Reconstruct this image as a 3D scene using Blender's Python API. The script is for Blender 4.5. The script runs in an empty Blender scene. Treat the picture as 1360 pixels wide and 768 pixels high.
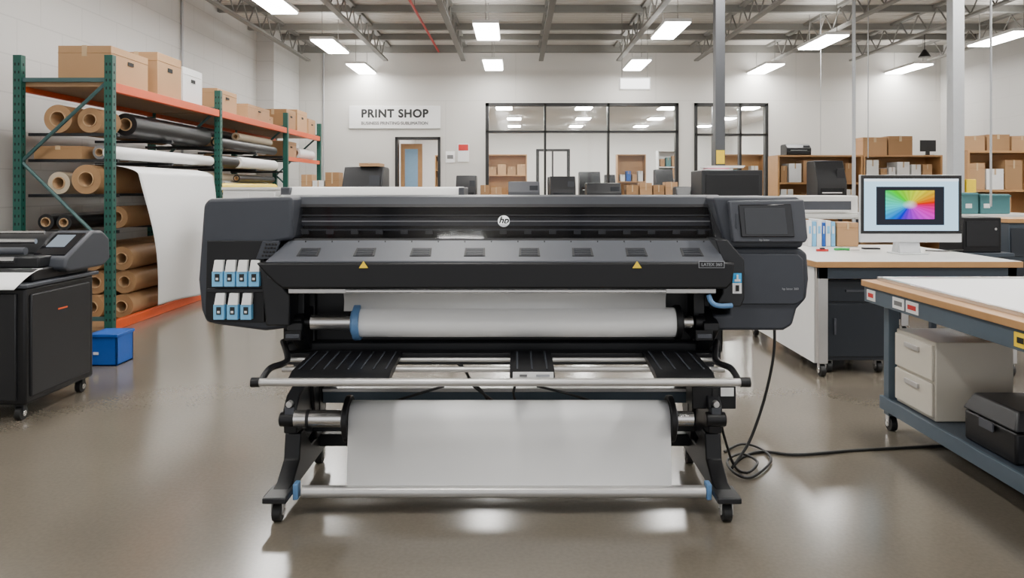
import bpy, bmesh, math, random
from mathutils import Vector, Matrix, Euler
random.seed(7)
scene = bpy.context.scene
COL = scene.collection
H = 1.4
def X(b, d): return (b-685.0)*d/1000.0      # lateral metres for a bearing at range d
def Z(e, d): return H-(e-250.0)*d/1000.0    # height in metres for an elevation at range d

# ------------------------------------------------------------------ materials
def mat(name, col, rough=0.5, metal=0.0, var=0.06, scale=20.0, bump=0.0, bscale=80.0, emit=0.0, coat=0.0, spec=0.5, rvar=0.0):
    m = bpy.data.materials.new(name); m.use_nodes = True
    nt = m.node_tree; b = nt.nodes['Principled BSDF']
    b.inputs['Roughness'].default_value = rough
    b.inputs['Metallic'].default_value = metal
    b.inputs['Specular IOR Level'].default_value = spec
    b.inputs['Coat Weight'].default_value = coat
    tc = nt.nodes.new('ShaderNodeTexCoord')
    n = nt.nodes.new('ShaderNodeTexNoise'); n.inputs['Scale'].default_value = scale
    n.inputs['Detail'].default_value = 4
    nt.links.new(tc.outputs['Object'], n.inputs['Vector'])
    mx = nt.nodes.new('ShaderNodeMix'); mx.data_type = 'RGBA'
    c1 = [max(0, c*(1-var)) for c in col]+[1]; c2 = [min(1, c*(1+var)) for c in col]+[1]
    mx.inputs[6].default_value = c1; mx.inputs[7].default_value = c2
    nt.links.new(n.outputs['Fac'], mx.inputs[0])
    nt.links.new(mx.outputs[2], b.inputs['Base Color'])
    if bump > 0:
        n2 = nt.nodes.new('ShaderNodeTexNoise'); n2.inputs['Scale'].default_value = bscale
        nt.links.new(tc.outputs['Object'], n2.inputs['Vector'])
        bp = nt.nodes.new('ShaderNodeBump'); bp.inputs['Strength'].default_value = bump
        bp.inputs['Distance'].default_value = 0.01
        nt.links.new(n2.outputs['Fac'], bp.inputs['Height']); nt.links.new(bp.outputs[0], b.inputs['Normal'])
    if emit > 0:
        b.inputs['Emission Color'].default_value = list(col)+[1]
        b.inputs['Emission Strength'].default_value = emit
    return m

M = {}
M['slate']  = mat('slate_plastic', (0.036,0.040,0.050), 0.46, spec=.4)
M['slate2'] = mat('slate_plastic_light', (0.060,0.064,0.076), 0.44, spec=.4)
M['black']  = mat('black_plastic', (0.005,0.005,0.006), 0.42, spec=.35)
M['black2'] = mat('dark_plastic', (0.010,0.0105,0.0125), 0.40, spec=.4)
M['gloss']  = mat('gloss_black', (0.006,0.006,0.008), 0.1)
M['screen'] = mat('screen_off', (0.025,0.027,0.032), 0.2)
M['vent']   = mat('vent_black', (0.006,0.006,0.007), 0.6)
M['alu']    = mat('brushed_aluminium', (0.60,0.59,0.58), 0.26, 0.95)
M['alu2']   = mat('satin_aluminium', (0.55,0.54,0.53), 0.38, 0.7)
M['chrome'] = mat('chrome', (0.7,0.7,0.72), 0.15, 1.0)
M['paper']  = mat('white_paper', (0.84,0.84,0.835), 0.45, var=0.01)
M['paperg'] = mat('vinyl_media', (0.60,0.60,0.59), 0.3, var=0.02)
M['blue']   = mat('steel_blue_plastic', (0.10,0.22,0.42), 0.4)
M['lblue']  = mat('ink_blue', (0.16,0.46,0.74), 0.4)
M['cyan']   = mat('cyan_sticker', (0.01,0.36,0.75), 0.4)
M['bgrey']  = mat('blue_grey_metal', (0.075,0.105,0.135), 0.45, 0.2)
M['yellow'] = mat('yellow_sticker', (0.85,0.58,0.01), 0.5)
M['white']  = mat('white_plastic', (0.75,0.75,0.74), 0.4, var=0.02)
M['text']   = mat('black_ink', (0.008,0.008,0.008), 0.6)
M['textw']  = mat('light_ink_glow', (0.90,0.90,0.90), 0.5, emit=.5)  # pale ink with emission put in so the logo disc looks brighter
M['textp']  = mat('faint_ink', (0.30,0.31,0.33), 0.5)
M['textg']  = mat('grey_ink', (0.14,0.14,0.14), 0.6)
M['orange'] = mat('orange_beam', (0.68,0.085,0.010), 0.45)
M['green']  = mat('green_post', (0.004,0.070,0.052), 0.45)
M['teal']   = mat('teal_brace', (0.045,0.10,0.10), 0.5, 0.2)
M['hole']   = mat('hole_dark', (0.003,0.005,0.005), 0.8)
M['wood']   = mat('birch_wood', (0.43,0.23,0.09), 0.45, var=0.15, scale=8)
M['ply']    = mat('plywood_deck', (0.34,0.20,0.10), 0.6, var=0.15, scale=6)
M['card']   = mat('cardboard', (0.42,0.245,0.12), 0.75, var=0.06, scale=5, bump=0.05)
M['card2']  = mat('cardboard_dark', (0.32,0.18,0.08), 0.75, var=0.06, scale=5)
M['tape']   = mat('packing_tape', (0.50,0.35,0.20), 0.3)
M['kraft']  = mat('kraft_paper', (0.36,0.205,0.095), 0.6, var=0.1, scale=14)
M['core']   = mat('kraft_core', (0.54,0.35,0.19), 0.7)
M['desk']   = mat('pale_laminate', (0.70,0.69,0.66), 0.3, var=0.02)
M['navy']   = mat('blue_grey_paint', (0.032,0.044,0.060), 0.45)
M['navyd']  = mat('dark_cabinet_paint', (0.014,0.018,0.025), 0.4)
M['cream']  = mat('cream_enamel', (0.56,0.52,0.44), 0.4, var=0.02)
M['crate']  = mat('blue_crate', (0.006,0.085,0.40), 0.4)
M['tealb']  = mat('teal_plastic', (0.05,0.16,0.17), 0.5)
M['red']    = mat('red_paint', (0.50,0.02,0.018), 0.5)
M['steel']  = mat('column_grey', (0.065,0.068,0.075), 0.45, 0.2)
M['steelw'] = mat('column_white', (0.38,0.39,0.40), 0.5)
M['joist']  = mat('joist_grey', (0.19,0.185,0.17), 0.6)
M['frame']  = mat('black_frame', (0.006,0.006,0.006), 0.4)
M['rubber'] = mat('black_rubber', (0.006,0.006,0.006), 0.55)
M['leadg']  = mat('green_grip', (0.02,0.35,0.07), 0.5)
M['magenta']= mat('pink_paper', (0.75,0.25,0.35), 0.6)
M['roofw']  = mat('yellow_media', (0.80,0.58,0.03), 0.45)
M['greym']  = mat('grey_media', (0.20,0.20,0.21), 0.4)
M['tanm']   = mat('tan_media', (0.52,0.43,0.31), 0.5)
M['silver'] = mat('silver_case', (0.62,0.63,0.64), 0.4, 0.3)
M['bglass'] = mat('blue_door_glass', (0.22,0.36,0.50), 0.15)

def emis(name, col, s):
    m = bpy.data.materials.new(name); m.use_nodes = True
    nt = m.node_tree; nt.nodes.clear()
    e = nt.nodes.new('ShaderNodeEmission'); e.inputs[0].default_value = list(col)+[1]; e.inputs[1].default_value = s
    o = nt.nodes.new('ShaderNodeOutputMaterial'); nt.links.new(e.outputs[0], o.inputs[0])
    return m
M['lamp'] = emis('lamp_diffuser', (1.0,0.98,0.945), 50.0)
M['ceilfill'] = emis('ceiling_fill_glow', (1.0,0.98,0.945), 16.0)  # glow added above the fixtures to brighten the roof deck
M['lamp2'] = emis('office_lamp', (1.0,0.98,0.95), 85.0)
M['signlit'] = emis('lit_sign_face', (1.0,0.99,0.97), 4.0)
M['lcd'] = emis('small_display', (0.50,0.58,0.66), 0.7)
M['desktop'] = emis('screen_window', (0.50,0.76,0.96), 1.7)
M['scrdark'] = emis('screen_canvas', (0.035,0.038,0.05), 1.0)
M['scrbar'] = emis('screen_bar', (0.75,0.85,0.92), 1.9)

def rainbow():
    m = bpy.data.materials.new('screen_artwork'); m.use_nodes = True
    nt = m.node_tree; nt.nodes.clear(); N = nt.nodes.new; L = nt.links.new
    tc = N('ShaderNodeTexCoord'); sp = N('ShaderNodeSeparateXYZ'); L(tc.outputs['Generated'], sp.inputs[0])
    def mth(op, a, b=None):
        n = N('ShaderNodeMath'); n.operation = op
        for i, q in enumerate((a, b)):
            if q is None: continue
            if isinstance(q, (int, float)): n.inputs[i].default_value = q
            else: L(q, n.inputs[i])
        return n.outputs[0]
    x = mth('SUBTRACT', sp.outputs[0], 0.5); z = mth('SUBTRACT', sp.outputs[2], 0.5)
    a = mth('ARCTAN2', z, x); h = mth('FRACT', mth('ADD', mth('DIVIDE', a, 2*math.pi), 0.98))
    r = mth('SQRT', mth('ADD', mth('MULTIPLY', x, x), mth('MULTIPLY', z, z)))
    s = mth('MINIMUM', mth('MULTIPLY', r, 6.0), 1.0)
    ray = mth('SINE', mth('MULTIPLY', a, 26.0)); v = mth('ADD', mth('MULTIPLY', ray, 0.10), 0.85)
    c = N('ShaderNodeCombineColor'); c.mode = 'HSV'; L(h, c.inputs[0]); L(s, c.inputs[1]); L(v, c.inputs[2])
    e = N('ShaderNodeEmission'); e.inputs[1].default_value = 1.2; L(c.outputs[0], e.inputs[0])
    o = N('ShaderNodeOutputMaterial'); L(e.outputs[0], o.inputs[0]); return m
M['rainbow'] = rainbow()

def glassmat(name, tint, fac):
    m = bpy.data.materials.new(name); m.use_nodes = True
    nt = m.node_tree; nt.nodes.clear(); N = nt.nodes.new; L = nt.links.new
    t = N('ShaderNodeBsdfTransparent'); t.inputs[0].default_value = tint+[1]
    g = N('ShaderNodeBsdfGlossy'); g.inputs['Roughness'].default_value = 0.06; g.inputs[0].default_value = (1,1,1,1)
    mx = N('ShaderNodeMixShader'); mx.inputs[0].default_value = fac
    L(t.outputs[0], mx.inputs[1]); L(g.outputs[0], mx.inputs[2])
    o = N('ShaderNodeOutputMaterial'); L(mx.outputs[0], o.inputs[0]); return m
M['glass'] = glassmat('window_glass', [0.96,0.97,0.96], 0.02)
M['smoke'] = glassmat('smoked_cover', [0.60,0.60,0.62], 0.025)

def floormat():
    m = bpy.data.materials.new('polished_concrete'); m.use_nodes = True
    nt = m.node_tree; b = nt.nodes['Principled BSDF']; N = nt.nodes.new; L = nt.links.new
    tc = N('ShaderNodeTexCoord')
    n1 = N('ShaderNodeTexNoise'); n1.inputs['Scale'].default_value = 0.7; n1.inputs['Detail'].default_value = 3
    n2 = N('ShaderNodeTexNoise'); n2.inputs['Scale'].default_value = 60; n2.inputs['Detail'].default_value = 3
    for n in (n1, n2): L(tc.outputs['Object'], n.inputs['Vector'])
    r = N('ShaderNodeValToRGB'); r.color_ramp.elements[0].position = 0.3; r.color_ramp.elements[1].position = 0.75
    r.color_ramp.elements[0].color = (0.118,0.101,0.078,1); r.color_ramp.elements[1].color = (0.152,0.131,0.103,1)
    L(n1.outputs['Fac'], r.inputs[0])
    r2 = N('ShaderNodeValToRGB'); r2.color_ramp.elements[0].position = 0.35; r2.color_ramp.elements[1].position = 0.65
    r2.color_ramp.elements[0].color = (0.94,0.94,0.94,1); r2.color_ramp.elements[1].color = (1.04,1.04,1.04,1)
    L(n2.outputs['Fac'], r2.inputs[0])
    mx = N('ShaderNodeMix'); mx.data_type = 'RGBA'; mx.blend_type = 'MULTIPLY'; mx.inputs[0].default_value = 1
    L(r.outputs[0], mx.inputs[6]); L(r2.outputs[0], mx.inputs[7]); L(mx.outputs[2], b.inputs['Base Color'])
    mr = N('ShaderNodeMapRange'); mr.inputs['To Min'].default_value = 0.16; mr.inputs['To Max'].default_value = 0.21
    L(n1.outputs['Fac'], mr.inputs['Value']); L(mr.outputs[0], b.inputs['Roughness'])
    return m
M['floor'] = floormat()

def wallmat(name, col, axes, bw=0.8, bh=0.4, mort=0.93):
    m = bpy.data.materials.new(name); m.use_nodes = True
    nt = m.node_tree; b = nt.nodes['Principled BSDF']; N = nt.nodes.new; L = nt.links.new
    b.inputs['Roughness'].default_value = 0.6
    tc = N('ShaderNodeTexCoord'); s = N('ShaderNodeSeparateXYZ'); c = N('ShaderNodeCombineXYZ')
    L(tc.outputs['Object'], s.inputs[0]); L(s.outputs[axes[0]], c.inputs[0]); L(s.outputs[axes[1]], c.inputs[1])
    br = N('ShaderNodeTexBrick'); br.inputs['Scale'].default_value = 1.0
    br.inputs['Brick Width'].default_value = bw; br.inputs['Row Height'].default_value = bh
    br.inputs['Mortar Size'].default_value = 0.008
    br.inputs['Color1'].default_value = list(col)+[1]; br.inputs['Color2'].default_value = [q*0.975 for q in col]+[1]
    br.inputs['Mortar'].default_value = [q*mort for q in col]+[1]
    L(c.outputs[0], br.inputs['Vector']); L(br.outputs['Color'], b.inputs['Base Color'])
    return m
M['wallL'] = wallmat('painted_block_wall', (0.54,0.535,0.515), (1,2), mort=.84)
M['wallB'] = wallmat('painted_panel_wall', (0.57,0.555,0.52), (0,2), 3.2, 3.4, 0.86)
M['wallR'] = wallmat('painted_block_right', (0.48,0.47,0.45), (1,2))
M['office'] = mat('office_paint', (0.70,0.69,0.67), 0.6, var=0.02)

def ceilmat():
    m = mat('metal_roof_deck', (0.54,0.515,0.475), 0.6, var=0.04)
    nt = m.node_tree; N = nt.nodes.new; L = nt.links.new; b = nt.nodes['Principled BSDF']
    w = N('ShaderNodeTexWave'); w.bands_direction = 'Y'; w.inputs['Scale'].default_value = 2.0
    tc = N('ShaderNodeTexCoord'); L(tc.outputs['Object'], w.inputs['Vector'])
    bp = N('ShaderNodeBump'); bp.inputs['Strength'].default_value = 0.6; bp.inputs['Distance'].default_value = 0.04
    L(w.outputs['Fac'], bp.inputs['Height']); L(bp.outputs[0], b.inputs['Normal']); return m
M['ceil'] = ceilmat()

# ------------------------------------------------------------------ mesh builder
BASE = {}
class MB:
    def __init__(s): s.v=[]; s.f=[]; s.mi=[]; s.mats=[]
    def m(s, k):
        k = M[k] if isinstance(k, str) else k
        if k not in s.mats: s.mats.append(k)
        return s.mats.index(k)
    def add(s, vs, fs, k):
        o = len(s.v); i = s.m(k); s.v += [tuple(v) for v in vs]
        for f in fs: s.f.append([o+j for j in f]); s.mi.append(i)
        return s
    def box(s, x0,x1,y0,y1,z0,z1,k):
        v=[(x,y,z) for z in (z0,z1) for y in (y0,y1) for x in (x0,x1)]
        return s.add(v,[(0,1,3,2),(4,5,7,6),(0,1,5,4),(2,3,7,6),(0,2,6,4),(1,3,7,5)],k)
    def prism(s, pts, ax, lo, hi, k):
        def p(a,b,c):
            return {'x':(c,a,b),'y':(a,c,b),'z':(a,b,c)}[ax]
        n=len(pts); v=[p(a,b,lo) for a,b in pts]+[p(a,b,hi) for a,b in pts]
        f=[tuple(range(n)),tuple(range(n,2*n))]+[(i,(i+1)%n,n+(i+1)%n,n+i) for i in range(n)]
        return s.add(v,f,k)
    def taper(s, a, b, k):
        n=len(a); f=[tuple(range(n)),tuple(range(n,2*n))]+[(i,(i+1)%n,n+(i+1)%n,n+i) for i in range(n)]
        return s.add(list(a)+list(b),f,k)
    def cyl(s, p0,p1,r,k,seg=24,r2=None):
        r2 = r if r2 is None else r2
        p0=Vector(p0);p1=Vector(p1);d=(p1-p0).normalized()
        u=d.orthogonal().normalized();w=d.cross(u);v=[]
        for p,rr in((p0,r),(p1,r2)):
            for i in range(seg):
                a=2*math.pi*i/seg; v.append(p+u*math.cos(a)*rr+w*math.sin(a)*rr)
        f=[tuple(range(seg)),tuple(range(seg,2*seg))]+[(i,(i+1)%seg,seg+(i+1)%seg,seg+i) for i in range(seg)]
        return s.add(v,f,k)
    def ring(s,p0,p1,R,r,k,seg=28):
        p0=Vector(p0);p1=Vector(p1);d=(p1-p0).normalized()
        u=d.orthogonal().normalized();w=d.cross(u);v=[]
        for p,rr in((p0,R),(p0,r),(p1,r),(p1,R)):
            for i in range(seg):
                a=2*math.pi*i/seg; v.append(p+u*math.cos(a)*rr+w*math.sin(a)*rr)
        f=[]
        for j in range(4):
            for i in range(seg):
                f.append((j*seg+i,j*seg+(i+1)%seg,((j+1)%4)*seg+(i+1)%seg,((j+1)%4)*seg+i))
        return s.add(v,f,k)
    def path(s,pts,r,k,seg=8,sub=6):
        P=[Vector(p) for p in pts]; Q=[]
        for i in range(len(P)-1):
            a=P[max(i-1,0)];b=P[i];c=P[i+1];d=P[min(i+2,len(P)-1)]
            for j in range(sub):
                t=j/sub
                Q.append(0.5*((2*b)+(c-a)*t+(2*a-5*b+4*c-d)*t*t+(3*b-a-3*c+d)*t**3))
        Q.append(P[-1]); n=None; v=[]
        for i,q in enumerate(Q):
            t=(Q[min(i+1,len(Q)-1)]-Q[max(i-1,0)]).normalized()
            if n is None: n=t.orthogonal().normalized()
            n=(n-t*n.dot(t)).normalized(); w=t.cross(n)
            for j in range(seg):
                a=2*math.pi*j/seg; v.append(q+n*math.cos(a)*r+w*math.sin(a)*r)
        f=[tuple(range(seg)),tuple(range(len(v)-seg,len(v)))]
        for i in range(len(Q)-1):
            for j in range(seg):
                f.append((i*seg+j,i*seg+(j+1)%seg,(i+1)*seg+(j+1)%seg,(i+1)*seg+j))
        return s.add(v,f,k)
    def quad(s,pts,k): return s.add(pts,[tuple(range(len(pts)))],k)
    def grid(s,fn,nu,nv,k):
        v=[fn(i/nu,j/nv) for j in range(nv+1) for i in range(nu+1)]
        f=[(j*(nu+1)+i,j*(nu+1)+i+1,(j+1)*(nu+1)+i+1,(j+1)*(nu+1)+i) for j in range(nv) for i in range(nu)]
        return s.add(v,f,k)

def mk(mb,name,parent=None,label=None,cat=None,group=None,kind=None,bevel=0.0,seg=2,smooth=True,solid=0.0):
    if parent is not None: base=BASE[parent]
    else:
        xs=[v[0] for v in mb.v];ys=[v[1] for v in mb.v];zs=[v[2] for v in mb.v]
        base=Vector(((min(xs)+max(xs))/2,(min(ys)+max(ys))/2,min(zs)))
        if kind=='structure': base=Vector((0,0,0))
    me=bpy.data.meshes.new(name)
    me.from_pydata([Vector(v)-base for v in mb.v],[],mb.f)
    for q in mb.mats: me.materials.append(q)
    for p,i in zip(me.polygons,mb.mi): p.material_index=i
    bm=bmesh.new(); bm.from_mesh(me); bmesh.ops.recalc_face_normals(bm,faces=bm.faces); bm.to_mesh(me); bm.free()
    if smooth:
        for p in me.polygons: p.use_smooth=True
        me.set_sharp_from_angle(angle=math.radians(35))
    o=bpy.data.objects.new(name,me); COL.objects.link(o)
    if parent is not None: o.parent=parent
    else: o.location=base
    BASE[o]=base
    if label: o['label']=label
    if cat: o['category']=cat
    if group: o['group']=group
    if kind: o['kind']=kind
    if solid>0:
        md=o.modifiers.new('solid','SOLIDIFY'); md.thickness=solid; md.offset=0
    if bevel>0:
        md=o.modifiers.new('bevel','BEVEL'); md.width=bevel; md.segments=seg; md.limit_method='ANGLE'; md.angle_limit=math.radians(35)
    return o

def thing(name,loc,label,cat,group=None):
    o=bpy.data.objects.new(name,None); o.empty_display_size=0.1; COL.objects.link(o)
    o.location=loc; BASE[o]=Vector(loc); o['label']=label; o['category']=cat
    if group: o['group']=group
    return o

def dup(root,dx,dy,dz,label=None):
    n=root.copy(); COL.objects.link(n); n.location=root.location+Vector((dx,dy,dz)); BASE[n]=BASE[root]+Vector((dx,dy,dz))
    if label: n['label']=label
    def rec(a,b):
        for c in list(a.children):
            if c is b: continue
            k=c.copy(); COL.objects.link(k); k.parent=b; BASE[k]=BASE[b]; rec(c,k)
    rec(root,n); return n

def text(name,body,size,pos,rot,k,parent,align='CENTER',shear=0.0,bold=0.0,ext=0.0008,spacing=1.0,sx=1.0,heavy=0.0):
    cu=bpy.data.curves.new(name,'FONT'); cu.body=body; cu.size=size; cu.align_x=align; cu.align_y='CENTER'
    cu.shear=shear; cu.offset=bold; cu.extrude=ext; cu.space_character=spacing
    t=bpy.data.objects.new('tmp_text',cu); COL.objects.link(t)
    bpy.context.view_layer.update()
    dg=bpy.context.evaluated_depsgraph_get()
    me=bpy.data.meshes.new_from_object(t.evaluated_get(dg)); me.name=name
    bpy.data.objects.remove(t)
    if heavy>0:   # thicken the strokes by overlaying shifted outlines
        bm=bmesh.new(); bm.from_mesh(me)
        me2=me.copy()
        for i in range(8):
            a=i*math.pi/4; m3=me2.copy(); m3.transform(Matrix.Translation((heavy*math.cos(a),heavy*math.sin(a),-.0003*(i+1)))); bm.from_mesh(m3)
        bm.to_mesh(me); bm.free()
    R=Euler(rot).to_matrix().to_4x4()
    base=BASE[parent] if parent else Vector((0,0,0))
    me.transform(Matrix.Translation(Vector(pos)-base)@R@Matrix.Diagonal((sx,1,1,1)))
    me.materials.clear(); me.materials.append(M[k])
    o=bpy.data.objects.new(name,me); COL.objects.link(o); o.parent=parent; BASE[o]=base
    return o
FR=(math.radians(90),0,0)

# ================================================================== ROOM
BW=17.2; XL=-5.3; XR=9.7; CZ=4.65; Y0=-4.0; YE=27.0
mk(MB().box(XL-.2,XR+.2,Y0,YE,-0.1,0,'floor'),'floor',kind='structure',smooth=False)
mk(MB().box(XL-.2,XR+.2,Y0,BW+.2,CZ,CZ+.1,'ceil'),'ceiling',kind='structure',smooth=False)
mk(MB().box(XL-.2,XL,Y0,BW+.2,0,CZ,'wallL'),'wall_left',kind='structure',smooth=False)
mk(MB().box(XL,-4.95,15.4,BW-.001,0,CZ,'wallL'),'trim_1',kind='structure',smooth=False)
mk(MB().box(XR,XR+.2,Y0,BW+.2,0,CZ,'wallR'),'wall_right',kind='structure',smooth=False)
D0,D1,DZ=X(525,BW),X(585,BW),Z(182,BW)
W0,W1,WZ,WB=X(645,BW),X(901,BW),Z(137,BW),0.9
V0,V1=X(922,BW),X(1020,BW)
b=MB(); ya,yb=BW,BW+.2
for x0,x1,z0,z1 in ((XL,D0,0,CZ),(D0,D1,DZ,CZ),(D1,W0,0,CZ),(W0,W1,WZ,CZ),(W0,W1,0,WB),(W1,V0,0,CZ),(V0,V1,WZ,CZ),(V1,XR,0,CZ)):
    b.box(x0,x1,ya,yb,z0,z1,'wallB')
mk(b,'wall_back',kind='structure',smooth=False)
mk(MB().box(XL,XR,BW-.12,BW,CZ-.16,CZ,'joist'),'trim_2',kind='structure',smooth=False)
def winframe(name,x0,x1,z0,z1,vs,hs):
    b=MB(); t=.07; y0,y1=BW-.03,BW+.12
    for a,c in((x0,x0+t),(x1-t,x1)): b.box(a,c,y0,y1,z0,z1,'frame')
    b.box(x0,x1,y0,y1,z1-t,z1,'frame'); b.box(x0,x1,y0,y1,z0,z0+t,'frame')
    for v in vs: b.box(v-.025,v+.025,y0,y1,z0,z1,'frame')
    for h in hs: b.box(x0,x1,y0,y1,h-.025,h+.025,'frame')
    b.box(x0+.02,x1-.02,BW+.05,BW+.06,z0+.02,z1-.02,'glass')
    return mk(b,name,kind='structure',smooth=False)
winframe('window_1',W0,W1,WB,WZ,[X(724,BW),X(808,BW)],[Z(175,BW)])
winframe('window_2',V0,V1,0.02,WZ,[X(948,BW),X(983,BW)],[Z(179,BW)])
b=MB(); t=.06
b.box(D0,D0+t,BW-.04,BW+.22,0,DZ,'frame').box(D1-t,D1,BW-.04,BW+.22,0,DZ,'frame').box(D0,D1,BW-.04,BW+.22,DZ-t,DZ,'frame')
mk(b,'door_1',kind='structure',smooth=False)
a0=D0+.08
dl=mk(MB().box(a0,a0+.50,BW+.28,BW+.33,0.02,DZ-.14,'wood'),'door_leaf',label='wooden door leaf with a tall blue-tinted glass panel',cat='door')
mk(MB().box(a0+.10,a0+.40,BW+.27,BW+.28,.5,DZ-.26,'bglass'),'glass_panel',dl)
mk(MB().cyl((a0+.46,BW+.22,1.05),(a0+.46,BW+.28,1.05),.02,'alu'),'handle',dl)
mk(MB().box(-3.6,7.6,YE-.1,YE,0,3.6,'office'),'wall_office_back',kind='structure',smooth=False)
mk(MB().box(-3.7,-3.6,BW+.2,YE,0,3.6,'office'),'wall_office_left',kind='structure',smooth=False)
mk(MB().box(7.6,7.7,BW+.2,YE,0,3.6,'office'),'wall_office_right',kind='structure',smooth=False)
mk(MB().box(-3.7,7.7,BW+.2,YE,3.5,3.6,'office'),'ceiling_office',kind='structure',smooth=False)

def joist(x):
    b=MB(); zt,zb=CZ-.002,CZ-.40
    b.box(x-.05,x+.05,0.5,BW-.13,zt-.05,zt,'joist'); b.box(x-.05,x+.05,0.5,BW-.5,zb-.035,zb,'joist')
    y=0.8;up=True
    while y<BW-.8:
        b.cyl((x,y,zb if up else zt-.05),(x,y+.32,zt-.05 if up else zb),.014,'joist',6); up=not up; y+=.32
    return mk(b,'roof_joist',label='grey open-web steel roof joist under the deck',cat='roof joist',group='roof joists',smooth=False)
for i in range(9): joist(-4.6+i*1.72)
for yy in (15.9,14.9,13.4,11.2):
    mk(MB().box(XL+.01,XR-.01,yy-.05,yy+.05,CZ-.12,CZ-.0,'joist'),'roof_purlin',label='grey steel purlin crossing the roof joists',cat='roof beam',group='roof purlins',smooth=False)
sp=mk(MB().cyl((-1.75,.5,4.5),(-1.75,BW-.13,4.5),.022,'red'),'sprinkler_pipe',label='thin red sprinkler pipe under the roof deck',cat='pipe')
for y in (2,6,10,13,16): mk(MB().cyl((-1.75,y,4.51),(-1.75,y,CZ),.008,'joist',6),'pipe_hanger',sp)

def lamp(x,y,z=4.0):
    r=thing('ceiling_light',(x,y,z),'bright rectangular fluorescent fixture hanging on cables','light fixture','suspended ceiling lights')
    mk(MB().box(x-.21,x+.21,y-.66,y+.66,z+.02,z+.07,'white'),'housing',r)
    mk(MB().box(x-.19,x+.19,y-.64,y+.64,z,z+.02,'lamp'),'diffuser',r,smooth=False)
    mk(MB().box(x-.12,x+.12,y-.55,y+.55,z+.07,z+.08,'ceilfill'),'added_ceiling_fill',r,smooth=False)  # unseen emitting strip, added on top to lift the ceiling
    for dy in(-.6,.6): mk(MB().cyl((x,y+dy,z+.07),(x,y+dy,CZ-.0),.006,'joist',6),'suspension_cable',r)
    return r
l0=lamp(-3.42,13.9)
for x,y in((-3.38,16.5),(-.48,12.6),(-.48,16.0),(2.56,12.5),(2.57,16.0),(5.5,13.5),(5.47,16.5),(8.5,13.2),(8.6,16.5),(-3.45,10.6)):
    dup(l0,x+3.42,y-13.9,0)
for x in(-3.45,-.48,2.56,5.5,8.5):
    for y in(1.5,4.8,8.2): dup(l0,x+3.42,y-13.9,0)
o0=None
for x in(-.3,1.75,3.9,6.0,-2.4):  # last column: unseen lamps added to brighten the back room
    for y in(19.4,22.3,25.0):
        xx=x+(.25 if y>22 else 0)
        if o0 is None:
            o0=thing('office_ceiling_light',(xx,y,3.44),'flat rectangular ceiling light in the office behind glass','light fixture','office ceiling lights'); ox,oy=xx,y
            mk(MB().box(xx-.22,xx+.22,y-.32,y+.32,3.46,3.5,'white'),'housing',o0)
            mk(MB().box(xx-.2,xx+.2,y-.3,y+.3,3.44,3.46,'lamp2'),'diffuser',o0,smooth=False)
        else: dup(o0,xx-ox,y-oy,0)

cx=X(955,9.2)
c=mk(MB().box(cx-.058,cx+.058,9.14,9.26,0,CZ,'steel').box(cx-.12,cx+.12,9.08,9.32,0,.015,'steel'),'steel_column',label='slim dark grey square steel column to the roof',cat='column',bevel=.004)
mk(MB().box(cx-.05,cx+.05,9.132,9.139,Z(218,9.2),Z(200,9.2),'yellow'),'warning_sticker',c,label='yellow warning sticker')
cx=X(1269,9.2)
mk(MB().box(cx-.07,cx+.07,9.13,9.27,0,CZ,'steelw').box(cx-.13,cx+.13,9.06,9.34,0,.015,'steelw'),'steel_column',label='light grey painted steel column to the roof',cat='column',bevel=.004)
for u,d,r in((1134,10.5,.024),(1153,12.6,.008),(1316,8.2,.012),(1090,13.5,.006)):
    x=X(u,d); mk(MB().cyl((x,d,0.0 if r>.02 else 1.9 if d>9 else 1.2),(x,d,CZ),r,'steelw',12),'power_pole' if r>.02 else 'drop_cable',label='thin white power pole dropping from the ceiling' if r>.02 else 'thin pale cable hanging from the roof',cat='pole' if r>.02 else 'cable')
x=X(430,BW); mk(MB().cyl((x,BW-.02,0),(x,BW-.02,CZ-.17),.018,'steelw',10),'wall_conduit',label='white conduit running up the back wall',cat='pipe')
mk(MB().cyl((XL+.03,11.9,0),(XL+.03,11.9,CZ),.02,'steelw',10),'wall_conduit',label='white conduit running up the block wall',cat='pipe')

s0,s1=X(464,BW),X(585,BW); z0,z1=Z(171,BW),Z(141,BW)
sg=mk(MB().box(s0,s1,BW-.04,BW-.001,z0,z1,'white'),'wall_sign',label='white rectangular wall sign with black shop lettering',cat='sign',bevel=.005)
text('sign_lettering','PRINT SHOP',.255,((s0+s1)/2,BW-.045,Z(151.5,BW)),FR,'text',sg,heavy=.011,spacing=1.10,sx=1.0)
text('sign_small_lettering','BUSINESS PRINTING·SUBLIMATION',.098,((s0+s1)/2,BW-.045,Z(164,BW)),FR,'textg',sg,heavy=.003)
n=mk(MB().box(X(608,BW),X(623,BW),BW-.02,BW-.001,Z(215,BW),Z(191,BW),'white'),'wall_notice',label='small red and white notice on the wall',cat='sign')
mk(MB().box(X(609,BW),X(622,BW),BW-.025,BW-.02,Z(200,BW),Z(192,BW),'red'),'red_panel',n)
n2=mk(MB().box(X(592,BW),X(604,BW),BW-.02,BW-.001,Z(216,BW),Z(201,BW),'paper'),'wall_notice',label='small white paper notice on the wall',cat='sign')
mk(MB().box(X(594,BW),X(602,BW),BW-.024,BW-.02,Z(211,BW),Z(206,BW),'textg'),'print_lines',n2)
hs=mk(MB().box(X(822,14),X(864,14),13.97,14.03,Z(120,14),Z(103,14),'white'),'hanging_sign',label='lit white sign box hanging from the ceiling',cat='sign',bevel=.006)
mk(MB().box(X(824,14),X(862,14),13.965,13.97,Z(118,14),Z(105,14),'signlit'),'lit_face',hs,smooth=False)
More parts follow.
